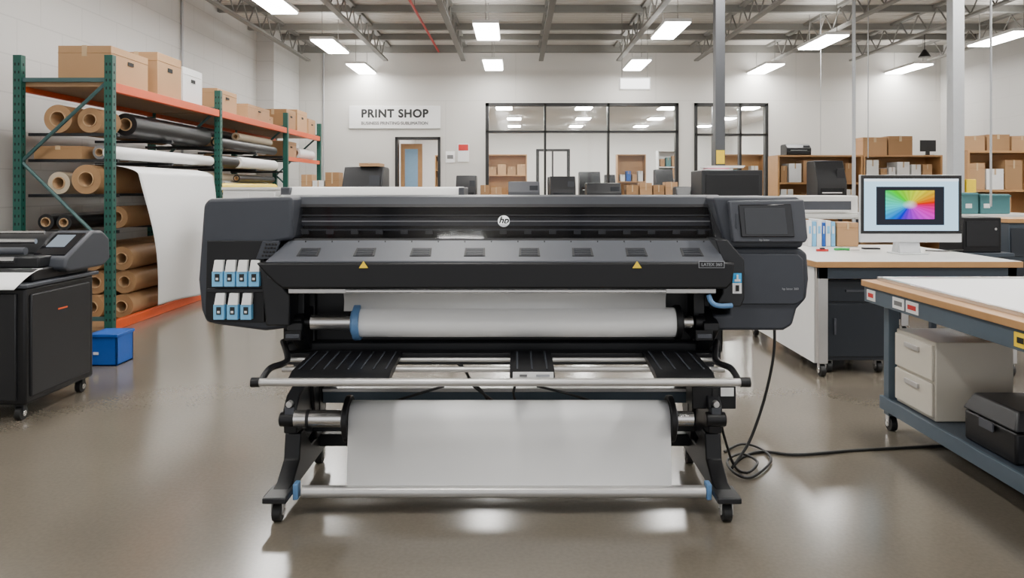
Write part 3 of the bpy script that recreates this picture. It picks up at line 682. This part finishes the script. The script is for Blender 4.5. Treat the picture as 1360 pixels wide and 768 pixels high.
# smooth hanging sheet: comes over a roll and falls in a soft curve
def drape(s,t):
    ya=7.58+.50*t**1.4; yb=9.46-.10*t+ .08*math.sin(t*5.5)
    y=ya+(yb-ya)*s
    if t<.18:
        q=t/.18; return (-4.25+.43*math.sin(q*math.pi/2),y,1.639-.10*(1-math.cos(q*math.pi/2)))
    q=(t-.18)/.82
    return (-3.82+.075*math.sin(q*math.pi*1.1)-.02*q+.030*math.sin(s*5.5+q*2.2)*q, y, 1.539-(1.539-.09)*(q**.96) + .05*q*(1-s))
mk(MB().grid(drape,28,60,'paper'),'draped_media_sheet',label='long white media sheet hanging down from a rack roll',cat='paper sheet',solid=.002)
def carton(x0,x1,y0,y1,z0,h,label='plain brown cardboard box with taped lid',k='card',hole=True,grp=None):
    o=mk(MB().box(x0,x1,y0,y1,z0,z0+h,k).box(x0-.004,x1+.004,y0-.004,y1+.004,z0+h*.80,z0+h*.815,'card2' if k!='white' else 'desk'),'cardboard_box',label=label,cat='box',group=grp,bevel=.004)
    xm=(x0+x1)/2; w_=min(.05,(x1-x0)*.1)
    mk(MB().box(xm-w_/2,xm+w_/2,y0-.006,y0-.001,z0+h*.72,z0+h,'tape').box(xm-w_/2,xm+w_/2,y0-.006,y1+.002,z0+h,z0+h+.003,'tape'),'packing_tape',o)
    if hole:
        mk(MB().box(x1+.004,x1+.0065,(y0+y1)/2-.06,(y0+y1)/2+.06,z0+h*.60,z0+h*.70,'hole'),'handle_hole',o)
    return o
G='boxes on top of the rack'
T=2.451
carton(-4.56,-4.03,7.5,8.25,T,.37,'large brown cardboard box with a fitted lid on a rack',grp=G)
carton(-4.50,-4.02,8.45,9.05,T,.48,'tall brown cardboard box on a rack',grp=G)
carton(-4.35,-4.02,9.10,9.65,T,.42,'white cardboard box on a rack',k='white',grp=G)
carton(-4.50,-4.02,10.14,10.85,T,.30,grp=G)
carton(-4.45,-4.02,11.3,12.3,T,.22,grp=G)
carton(-4.50,-4.02,13.2,13.75,T,.34,k='card2',grp=G)
carton(-4.45,-4.02,13.85,14.5,T,.40,grp=G)
carton(-4.45,-4.02,14.6,15.1,T,.30,grp=G)
carton(-4.56,-4.15,12.42,12.88,T,.16,grp=G)
G='boxes on the lower rack shelves'
carton(-4.5,-4.02,13.15,13.8,1.951,.28,grp=G)
carton(-4.5,-4.02,13.15,13.9,.981,.34,grp=G); carton(-4.5,-4.02,14.1,15.0,.981,.45,'white cardboard box on a rack',k='white',grp=G)
carton(-4.80,-4.32,7.50,8.4,1.691,.13,'flat brown cardboard box on a rack',k='card2',hole=False,grp=G)

# ================================================================== BACKGROUND FURNITURE
def bench(x0,x1,y0,y1,z,label,top='desk',leg='navy',shelf=True):
    r=thing('workbench',((x0+x1)/2,(y0+y1)/2,0),label,'table')
    mk(MB().box(x0,x1,y0,y1,z-.04,z,top),'tabletop',r,bevel=.004)
    for x in(x0+.03,x1-.08):
        for y in(y0+.03,y1-.08): mk(MB().box(x,x+.05,y,y+.05,0,z-.04,leg),'leg',r)
    if shelf: mk(MB().box(x0+.04,x1-.04,y0+.05,y1-.05,.22,.25,leg),'lower_shelf',r)
    return r
def printer(x0,x1,y0,y1,z0,z1,label,k='black2',grp=None):
    r=thing('desktop_printer',((x0+x1)/2,(y0+y1)/2,z0),label,'printer',grp); h=z1-z0; w=x1-x0; dp=y1-y0
    mk(MB().prism([(y0+.08*dp,z0),(y1,z0),(y1,z1-.02),(y1-.1*dp,z1),(y0+.35*dp,z1),(y0+.05*dp,z0+h*.62),(y0+.05*dp,z0+h*.4)],'x',x0,x1,k),'body',r,bevel=.012)
    mk(MB().box(x0+.06*w,x1-.06*w,y0-.02,y0+.1*dp,z0+h*.08,z0+h*.30,'black'),'paper_tray',r,bevel=.004)
    mk(MB().box(x0+.1*w,x1-.1*w,y0+.03*dp,y0+.2*dp,z0+h*.43,z0+h*.50,'gloss').box(x0+.15*w,x1-.2*w,y0-.02*dp,y0+.2*dp,z0+h*.41,z0+h*.43,'paper'),'output_slot',r)
    mk(MB().box(x1-.32*w,x1-.06*w,y0+.10*dp,y0+.13*dp,z0+h*.60,z0+h*.85,'screen'),'control_panel',r)
    return r
D=8.0
wx0,wx1=X(380,D),X(613,D)
r=thing('wide_format_printer',((wx0+wx1)/2,8.3,0),'white and grey wide-format machine on a stand','printer')
mk(MB().prism([(8.0,1.18),(8.6,1.18),(8.6,1.38),(8.5,1.415),(8.05,1.412),(8.0,1.33)],'x',wx0,wx1,'white'),'body',r,bevel=.012)
for q0,q1 in((wx0-.05,wx0+.05),(wx1-.03,wx1+.03)): mk(MB().box(q0,q1,7.97,8.62,1.15,1.41,'slate2'),'end_cap',r,bevel=.01)
for x in(wx0+.1,wx1-.15): mk(MB().box(x,x+.06,8.2,8.35,.06,1.18,'slate').box(x-.01,x+.07,7.95,8.65,0,.06,'slate'),'leg',r,bevel=.004)
x0,x1=X(296,8.3),X(366,8.3)
r=thing('storage_cabinet',((x0+x1)/2,8.55,0),'white metal storage cabinet with a pale top','cabinet')
mk(MB().box(x0,x1,8.3,8.8,.02,1.38,'white'),'body',r,bevel=.006); mk(MB().box(x0-.01,x1+.01,8.28,8.82,1.38,1.41,'desk'),'top',r,bevel=.004)
for a,c in((x0+.01,(x0+x1)/2-.004),((x0+x1)/2+.004,x1-.01)):
    dr=mk(MB().box(a,c,8.285,8.30,.08,1.35,'white'),'door',r,bevel=.003); mk(MB().box(c-.04,c-.03,8.27,8.285,.7,.85,'alu'),'handle',dr)
bench(X(440,9.2),X(520,9.2),9.0,9.8,.92,'narrow grey workbench carrying a copier')
printer(X(455,9.2),X(508,9.2),9.1,9.7,.921,Z(221,9.2),'tall black laser copier on a workbench')
carton(X(478,9.3),X(505,9.3),9.25,9.6,Z(221,9.2)+.002,.04,'flat brown cardboard box on a copier',hole=False)
bench(X(395,12.2),X(456,12.2),12.2,12.9,1.0,'narrow workbench with small boxes')
for i,(a,c,v,k) in enumerate(((400,414,232,'card'),(415,430,240,'white'),(432,450,229,'card2'))):
    carton(X(a,12.3),X(c,12.3),12.3,12.6,1.001,Z(v,12.3)-1.0,'small cardboard box on a workbench',k=k,hole=False)
bench(-1.6,3.9,14.0,14.9,1.0,'long pale workbench by the office windows')
GP='printers on the long bench'
printer(X(605,14.1),X(632,14.1),14.1,14.6,1.001,Z(233,14.1),'black desktop printer on a workbench',grp=GP)
printer(X(675,14.1),X(717,14.1),14.1,14.6,1.001,Z(241,14.1),'dark grey low desktop printer on a workbench','slate2',grp=GP)
printer(X(731,14.1),X(765,14.1),14.1,14.6,1.001,Z(234,14.1),'black desktop printer on a workbench',grp=GP)
printer(X(780,14.1),X(826,14.1),14.1,14.6,1.001,Z(243,14.1),'black flatbed scanner printer on a workbench',grp=GP)
for i,(a,c,v) in enumerate(((638,650,246),(652,666,249),(832,848,246),(850,866,243),(868,882,246),(884,900,242))):
    carton(X(a,14.2),X(c,14.2),14.2,14.5,1.001,Z(v,14.2)-1.0,'small cardboard box on a workbench',k='card' if i%2 else 'card2',hole=False,grp='small boxes on the long bench')
D=8.0
bx_0,bx_1=X(932,D),X(1013,D)
bench(bx_0-.05,bx_1+.05,7.95,8.6,.9,'small grey workbench behind the printer')
r=thing('finishing_machine',((bx_0+bx_1)/2,8.25,.901),'black boxy finishing machine on a workbench','machine')
mk(MB().box(bx_0,bx_1,8.0,8.5,.901,Z(226,D),'black2'),'body',r,bevel=.01); mk(MB().box(bx_0+.04,bx_1-.04,7.99,8.0,1.2,Z(232,D),'black'),'front_panel',r,bevel=.003)
for i,(a,c,k) in enumerate(((936,972,'paper'),(940,968,'magenta'),(936,988,'paper'),(945,990,'desk'))):
    z=Z(226,D)+.001+i*.013
    mk(MB().box(X(a,8.1),X(c,8.1),8.08+.01*i,8.3,z,z+.012,k),'paper_stack',label='loose stack of paper sheets on a machine',cat='paper stack',group='papers on the finishing machine')
bench(X(896,8.6),X(929,8.6),8.58,8.9,1.149,'narrow black equipment stand',top='black2',leg='black2')
printer(X(899,8.6),X(927,8.6),8.6,8.85,1.15,Z(248,8.6),'small black label printer on a stand')

def unit(x0,x1,y0,y1,z1,levels_,label,k='wood'):
    r=thing('shelf_unit',((x0+x1)/2,(y0+y1)/2,0),label,'shelf')
    for x in(x0,x1-.03): mk(MB().box(x,x+.03,y0,y1,0,z1,k),'side_panel',r)
    mk(MB().box(x0+.03,x1-.03,y1-.02,y1,0,z1,k),'back_panel',r)
    for z in levels_+[z1]: mk(MB().box(x0+.031,x1-.031,y0,y1-.021,z-.03,z,k),'shelf_board',r)
    return r
d=13.0
zt=Z(206,d)
unit(X(1033,d),X(1146,d),d,d+.5,zt,[.5,1.05,1.50],'birch plywood shelf unit filled with boxes')
unit(X(1147,d),X(1252,d),d,d+.5,zt,[.5,1.05,1.50],'birch plywood shelf unit filled with boxes')
random.seed(3)
for (ua,ub) in((1037,1142),(1151,1248)):
    for zb,hm in((1.501,.40),(1.051,.38)):
        u=ua
        while u<ub-9:
            w=random.choice((10,14,18)); kk=random.choice(('card','card2','card','white'))
            carton(X(u+1,d),X(min(u+w,ub),d)-.01,d+.03,d+.4,zb,hm*random.uniform(.55,.98),('white' if kk=='white' else 'brown')+' cardboard box on a plywood shelf',k=kk,hole=False,grp='boxes in the plywood shelves'); u+=w+1
printer(X(1047,d),X(1080,d),d+.05,d+.4,zt+.001,zt+.2,'black compact printer on top of a shelf unit')
carton(X(1148,d),X(1180,d),d+.05,d+.45,zt+.001,.31,'brown cardboard box on top of a shelf unit',grp='boxes on top of the shelf units')
carton(X(1182,d),X(1214,d),d+.05,d+.45,zt+.001,.33,'brown cardboard box on top of a shelf unit',k='card2',grp='boxes on top of the shelf units')
mo=thing('monitor',(X(1240,d),d+.2,zt+.001),'small black monitor on top of a shelf unit','monitor')
mk(MB().box(X(1230,d),X(1251,d),d+.18,d+.21,zt+.07,zt+.27,'frame'),'screen',mo,bevel=.005); mk(MB().box(X(1238,d),X(1243,d),d+.19,d+.22,zt+.001,zt+.08,'frame').box(X(1235,d),X(1246,d),d+.12,d+.28,zt+.001,zt+.01,'frame'),'stand',mo)
bench(X(1075,12),X(1140,12),11.9,12.6,.95,'grey workbench carrying a copier')
printer(X(1087,12),X(1126,12),12,12.5,.951,Z(213,12),'black and grey office copier on a workbench')
d=10.2
zt=Z(200,d)
unit(X(1285,d),X(1400,d),d,d+.5,zt,[.5,1.0,1.38],'birch plywood shelf unit with cartons')
for u0,u1,zb,h_,kk in((1289,1310,1.381,.36,'card'),(1312,1335,1.381,.28,'white'),(1337,1360,1.381,.40,'card2'),(1289,1318,1.001,.30,'card2'),(1320,1345,1.001,.3,'card')):
    carton(X(u0,d),X(u1,d),d+.03,d+.4,zb,h_,('white' if kk=='white' else 'brown')+' cardboard box on a plywood shelf',k=kk,hole=False,grp='boxes in the plywood shelves')
for u0,u1,h_,k in((1284,1312,.20,'card'),(1314,1345,.22,'card2'),(1347,1375,.2,'card')):
    carton(X(u0,d),X(u1,d)-.01,d+.05,d+.45,zt+.001,h_,'brown cardboard box on top of a shelf unit',k=k,grp='boxes on top of the shelf units')
d=8.6
bench(X(1040,d),X(1400,d),d,d+.8,1.10,'grey workbench with equipment behind the desk')
def bgbox(name,u0,u1,dd,v0,z0,k,label,cat,dep=.35):
    return mk(MB().box(X(u0,dd),X(u1,dd),dd,dd+dep,z0,Z(v0,dd),k),name,label=label,cat=cat,bevel=.012)
wm=bgbox('desktop_plotter',1055,1140,8.7,260,1.101,'desk','white desktop plotter on a workbench','printer',.5)
mk(MB().box(X(1062,8.7),X(1130,8.7),8.69,8.70,1.15,1.25,'slate2').box(X(1066,8.7),X(1126,8.7),8.66,8.69,1.13,1.145,'paper'),'media_slot',wm)
for u0,u1,v,lb in((1278,1300,256,'teal plastic storage bin on a workbench'),(1302,1342,258,'wide teal plastic storage bin on a workbench')):
    sb=bgbox('storage_bin',u0,u1,8.7,v,1.101,'tealb',lb,'bin')
    mk(MB().box(X(u0-1,8.69),X(u1+1,8.69),8.685,9.06,Z(v,8.7)-.03,Z(v,8.7)-.015,'tealb').box(X(u0+5,8.69),X(u0+13,8.69),8.690,8.699,1.17,1.22,'white'),'bin_rim',sb)
bgbox('tape_dispenser',1284,1297,9.15,238,1.101,'yellow','yellow plastic dispenser on a workbench','dispenser',.15)
DZt=.86
u=1073
for i,(w,k,h_) in enumerate(((6,'white',.24),(6,'lblue',.23),(7,'white',.25),(5,'crate',.22),(7,'white',.24),(6,'lblue',.23))):
    bd=mk(MB().box(X(u,6.95),X(u+w-.6,6.95),6.95,7.15,DZt+.001,DZt+.001+h_,k),'binder',label='white or blue ring binder standing on a desk',cat='binder',group='binders on the desk',bevel=.003)
    mk(MB().box(X(u+1.4,6.95),X(u+w-2,6.95),6.948,6.95,DZt+.12,DZt+.19,'desk' if k!='white' else 'lblue'),'spine_label',bd); u+=w
carton(X(1112,6.95),X(1140,6.95),6.95,7.18,DZt+.001,.22,'brown cardboard box on a desk',hole=False)
r=thing('storage_cabinet',(X(1350,7.6),7.7,0),'tall grey storage cabinet with wooden top','cabinet')
mk(MB().box(X(1340,7.5),X(1410,7.5),7.5,8.0,0,Z(296,7.5),'navy'),'body',r,bevel=.006)
mk(MB().box(X(1338,7.5),X(1412,7.5),7.48,8.02,Z(296,7.5),Z(291,7.5),'wood'),'top',r)
for i in range(3): mk(MB().box(X(1342,7.5),X(1408,7.5),7.485,7.50,.1+i*.31,.38+i*.31,'navyd'),'drawer',r,bevel=.004)

# ================================================================== DESK
DX0,DX1=2.22,3.73; DY0,DY1=5.55,7.2
r=thing('desk',((DX0+DX1)/2,6.4,0),'pale-topped work desk with wooden edge on casters','desk')
mk(MB().box(DX0,DX1,DY0,DY1,DZt-.045,DZt,'desk').box(DX0-.004,DX1+.004,DY0-.012,DY0,DZt-.045,DZt-.002,'wood').box(DX0-.012,DX0,DY0-.012,DY1,DZt-.045,DZt-.002,'wood'),'tabletop',r,bevel=.002)
mk(MB().box(DX0+.02,DX1-.02,DY0+.02,DY0+.05,DZt-.13,DZt-.046,'navy'),'apron',r)
mk(MB().box(DX0+.015,DX0+.035,DY0+.09,DY1-.05,.09,DZt-.05,'white'),'side_panel',r,label='white side panel')
for x in(DX0+.02,DX1-.09):
    for y in(DY0+.02,DY1-.09): mk(MB().box(x,x+.07,y,y+.06,.10,DZt-.046,'alu2'),'leg',r,bevel=.003); caster(x+.035,y+.03,r,.045)
mk(MB().box(DX0+.02,DX1-.02,DY1-.08,DY1-.05,.16,.55,'navy'),'rear_panel',r)
px0,px1=X(1094,5.7),X(1178,5.7)
pe=thing('drawer_pedestal',((px0+px1)/2,6.0,0),'dark metal pedestal cabinet under a desk','cabinet')
mk(MB().box(px0,px1,5.68,6.3,.10,DZt-.15,'navyd'),'body',pe,bevel=.006)
dr=mk(MB().box(px0+.015,px1-.015,5.665,5.68,.13,.53,'navyd'),'door',pe,bevel=.004); mk(MB().box(px0+.06,px0+.075,5.65,5.665,.3,.42,'slate2'),'handle',dr)
dr=mk(MB().box(px0+.015,px1-.015,5.665,5.68,.545,.70,'navyd'),'drawer',pe,bevel=.004); mk(MB().box(px0+.15,px0+.33,5.65,5.665,.62,.635,'slate2'),'handle',dr)
for x in (px0+.05,px1-.05):
    for y in (5.74,6.24): caster(x,y,pe,.042)
cy=6.15; cxm=X(1209,cy)
cm=thing('desktop_computer',(cxm,cy,DZt+.001),'slim silver all-in-one computer showing a rainbow image','computer')
a,c=X(1142,cy),X(1277,cy)
mk(MB().box(a,c,cy-.006,cy+.025,Z(322,cy),Z(232.5,cy),'silver'),'body',cm,bevel=.005)
mk(MB().box(a+.004,c-.004,cy-.0085,cy-.006,Z(310.5,cy),Z(233,cy),'frame'),'screen_bezel',cm,smooth=False)
sc=mk(MB().box(X(1147,cy),X(1272,cy),cy-.010,cy-.0087,Z(306.5,cy),Z(237.5,cy),'desktop'),'screen',cm,smooth=False)
mk(MB().box(X(1147,cy),X(1272,cy),cy-.0115,cy-.0102,Z(241,cy),Z(237.5,cy),'scrbar').box(X(1163,cy),X(1253,cy),cy-.0115,cy-.0102,Z(299,cy),Z(248,cy),'scrdark'),'application_window',sc,smooth=False)
b=MB(); b.quad([(X(1175,cy),cy-.0125,Z(291,cy)),(X(1240,cy),cy-.0125,Z(291,cy)),(X(1240,cy),cy-.0125,Z(253,cy)),(X(1175,cy),cy-.0125,Z(253,cy))],'rainbow'); mk(b,'displayed_artwork',sc,smooth=False)
mk(MB().prism([(cy+.025,Z(300,cy)),(cy+.05,Z(300,cy)),(cy+.13,DZt+.01),(cy+.025,DZt+.01)],'x',cxm-.09,cxm+.09,'silver').box(cxm-.12,cxm+.12,cy-.06,cy+.15,DZt+.001,DZt+.012,'silver').prism([(cy-.002,DZt+.012),(cy+.03,DZt+.012),(cy+.03,Z(318,cy)),(cy+.02,Z(318,cy))],'x',cxm-.085,cxm+.085,'silver'),'stand',cm,bevel=.003)
p0,p1=X(1279,7.0),X(1330,7.0)
bench(p0-.12,p1+.09,6.95,7.45,.80,'low dark workbench beside the desk',top='navy')
pc=mk(MB().box(p0,p1,7.0,7.4,.801,Z(289,7.0),'black'),'computer_tower',label='black boxy computer case on a low bench',cat='computer',bevel=.008)
mk(MB().box(p0+.03,p1-.03,6.992,7.0,.86,Z(294,7),'black2'),'front_grille',pc); mk(MB().cyl((p1-.06,6.985,1.02),(p1-.06,6.992,1.02),.012,'alu',16),'power_button',pc)
def dk(u,v): dd=(H-DZt)*1000/(v-250.0); return X(u,dd),dd
x,y=dk(1118,333)
sc_=mk(MB().path([(x-.06,y,DZt+.012),(x,y+.03,DZt+.012),(x+.07,y,DZt+.012)],.011,'leadg',8),'cutter',label='green-handled cutting tool lying on a desk',cat='tool')
mk(MB().box(x+.06,x+.15,y-.01,y+.01,DZt+.004,DZt+.01,'alu'),'blade',sc_)
x,y=dk(1092,334); mk(MB().box(x-.05,x+.05,y-.015,y+.015,DZt+.001,DZt+.02,'red').box(x-.02,x+.02,y-.015,y+.015,DZt+.02,DZt+.03,'black'),'stapler',label='small red stapler lying on a desk',cat='stapler',bevel=.004)
x,y=dk(1148,331); mk(MB().box(x-.02,x+.12,y-.05,y+.02,DZt+.001,DZt+.014,'black'),'tablet_pad',label='small black pad lying on a desk',cat='tablet',bevel=.003)
x,y=dk(1240,334); mk(MB().path([(x-.06,y+.02,DZt+.006),(x+.05,y-.03,DZt+.006),(x+.15,y-.0,DZt+.006),(x+.30,y+.08,DZt+.006)],.005,'rubber'),'desk_cable',label='thin black cable lying on a desk',cat='cable')

# ================================================================== FRONT RIGHT TABLE
TX0,TX1=2.04,3.55; TY0,TY1=2.35,4.45; TZ=.86
r=thing('cutting_table',((TX0+TX1)/2,3.4,0),'cutting table with white top, wooden edge and blue-grey frame','table')
mk(MB().box(TX0,TX1,TY0,TY1,TZ-.035,TZ,'wood'),'tabletop',r,bevel=.003)
mk(MB().box(TX0+.10,TX1-.06,TY0+.08,TY1-.06,TZ,TZ+.012,'paper'),'cutting_surface',r,bevel=.002,label='white cutting surface')
mk(MB().box(TX0+.075,TX0+.10,TY0+.05,TY1-.04,TZ,TZ+.022,'alu').box(TX0+.10,TX1-.06,TY1-.06,TY1-.035,TZ,TZ+.022,'alu'),'guide_rail',r,bevel=.002)
mk(MB().box(TX0+.015,TX0+.04,TY0,TY1-.01,TZ-.125,TZ-.036,'bgrey').box(TX0+.04,TX1,TY1-.035,TY1-.01,TZ-.125,TZ-.036,'navy'),'apron',r,bevel=.002)
for x in(TX0+.10,TX1-.15):
    for y in(TY0+.05,TY1-.13):
        mk(MB().box(x,x+.06,y,y+.06,.09,TZ-.036,'bgrey'),'leg',r,bevel=.003); caster(x+.03,y+.03,r,.042)
mk(MB().box(TX0+.09,TX1-.08,TY0+.04,TY1-.06,.165,.185,'navy').box(TX0+.08,TX0+.10,TY0+.04,TY1-.06,.12,.195,'bgrey'),'lower_shelf',r,bevel=.002)
def lab(y0,y1,k,mk2=None,z0=TZ-.11,z1=TZ-.05):
    o=mk(MB().box(TX0+.011,TX0+.0149,y0,y1,z0,z1,k),'sticker',r,smooth=False)
    if mk2: mk(MB().box(TX0+.009,TX0+.011,y0+.02,y1-.02,z0+.018,z1-.018,mk2),'sticker_print',o,smooth=False)
lab(4.30,4.40,'white','red'); lab(3.98,4.10,'white','textg'); lab(3.84,3.96,'white','red'); lab(3.02,3.10,'yellow','text')
fx0,fx1,fy0,fy1=2.16,2.58,3.90,4.30; z0,z1=.187,.60
f=thing('filing_cabinet',((fx0+fx1)/2,(fy0+fy1)/2,z0),'cream metal two-drawer filing cabinet under a table','cabinet')
mk(MB().box(fx0+.015,fx1,fy0,fy1,z0,z1,'cream'),'body',f,bevel=.006)
for a,c in((z0+.02,z0+.195),(z0+.21,z1-.02)):
    dr=mk(MB().box(fx0,fx0+.015,fy0+.01,fy1-.01,a,c,'cream'),'drawer',f,bevel=.004)
    mk(MB().box(fx0-.012,fx0,fy0+.13,fy1-.13,c-.055,c-.03,'alu2'),'handle',dr,bevel=.002)
def case(x0,x1,y0,y1,z0,h):
    c=mk(MB().box(x0,x1,y0,y1,z0,z0+h*.62,'black'),'toolbox',label='black plastic case with a lid on a table shelf',cat='case',group='black cases under the table',bevel=.012)
    mk(MB().taper([(x0-.008,y0-.008,z0+h*.64),(x1+.008,y0-.008,z0+h*.64),(x1+.008,y1+.008,z0+h*.64),(x0-.008,y1+.008,z0+h*.64)],[(x0+.03,y0+.03,z0+h),(x1-.03,y0+.03,z0+h),(x1-.03,y1-.03,z0+h),(x0+.03,y1-.03,z0+h)],'black2'),'lid',c,bevel=.01)
    mk(MB().box(x0-.016,x0-.008,(y0+y1)/2-.05,(y0+y1)/2+.05,z0+h*.45,z0+h*.62,'slate2'),'latch',c)
case(2.18,2.62,3.28,3.66,.187,.23)
case(2.70,3.15,3.35,3.75,.187,.28)

# ================================================================== OFFICE FURNITURE
unit(X(645,23),X(700,23),23,23.4,Z(205,23),[.6,1.2,1.8],'low wooden shelf in the office')
unit(D0+.55,D1+.9,20.5,20.9,2.3,[.5,1.0,1.45,1.9],'wooden shelf full of boxes in a back room')
for i in range(4):
    for z in(1.451,1.901): carton(D0+.6+i*.32,D0+.85+i*.32,20.52,20.8,z,.22+.1*(i%2),'small cardboard box on a back room shelf',k='card' if i%2 else 'card2',hole=False,grp='boxes in the back room')
for i in range(4):
    carton(X(648+i*13,23),X(659+i*13,23),23.02,23.3,1.801,.25+.08*(i%2),'small cardboard box on an office shelf',k='card' if i%2 else 'card2',hole=False,grp='boxes on the office shelf')
d=24
mk(MB().box(X(712,d),X(716,d),d,d+.1,0,Z(198,d),'frame').box(X(753,d),X(757,d),d,d+.1,0,Z(198,d),'frame').box(X(712,d),X(757,d),d,d+.1,Z(201,d),Z(198,d),'frame').box(X(733,d),X(735,d),d,d+.1,0,Z(200,d),'frame'),'door_2',kind='structure',smooth=False)
d=22
unit(X(820,d),X(858,d),d,d+.4,Z(205,d),[.6,1.2,1.6],'wooden display case in the office')
unit(X(950,d),X(1015,d),d,d+.4,Z(205,d),[.6,1.2,1.6],'wooden office shelf behind glass')
for i in range(4):
    carton(X(824+i*8,22),X(830+i*8,22),22.02,22.3,1.601,.2+.1*(i%2),'small box in an office display case',k=('white','crate','card','white')[i],hole=False,grp='boxes in the office display case')
for i in range(5):
    carton(X(954+i*11,22),X(963+i*11,22),22.02,22.3,1.601,.25+.1*((i*2)%3),'small box on an office shelf behind glass',k=('card','white','tealb','card2','white')[i],hole=False,grp='boxes on the glass office shelf')
unit(X(874,24.5),X(905,24.5),24.5,24.9,Z(200,24.5),[.6,1.2,1.7,2.1],'tall white office shelf','white')
for i in range(3):
    for z in (1.701,2.101): carton(X(877+i*8,24.5),X(883+i*8,24.5),24.52,24.8,z,.25+.05*i,'small box on a white office shelf',k=('card2','tealb','card')[i],hole=False,grp='boxes on the white office shelf')
bench(X(700,20),X(900,20),20,20.8,1.0,'long pale table in the office')
for i,(u0,u1,v) in enumerate(((770,798,228),(872,895,225),(728,745,235),(805,818,232))):
    printer(X(u0,20.1),X(u1,20.1),20.1,20.6,1.001,Z(v,20.1),'dark office printer on a table',grp='office printers')

# ================================================================== WORLD, CAMERA
wd=bpy.data.worlds.new('world'); scene.world=wd; wd.use_nodes=True
wd.node_tree.nodes['Background'].inputs[0].default_value=(0.97,0.98,1.0,1); wd.node_tree.nodes['Background'].inputs[1].default_value=1.4
cam=bpy.data.cameras.new('camera'); co=bpy.data.objects.new('camera',cam); COL.objects.link(co)
co.location=(0,0,H); co.rotation_euler=(math.radians(90),0,0)
cam.sensor_width=36; cam.lens=36*1000/1360.0; cam.shift_x=-5/1360; cam.shift_y=-134/1360.0; cam.clip_end=100
scene.camera=co
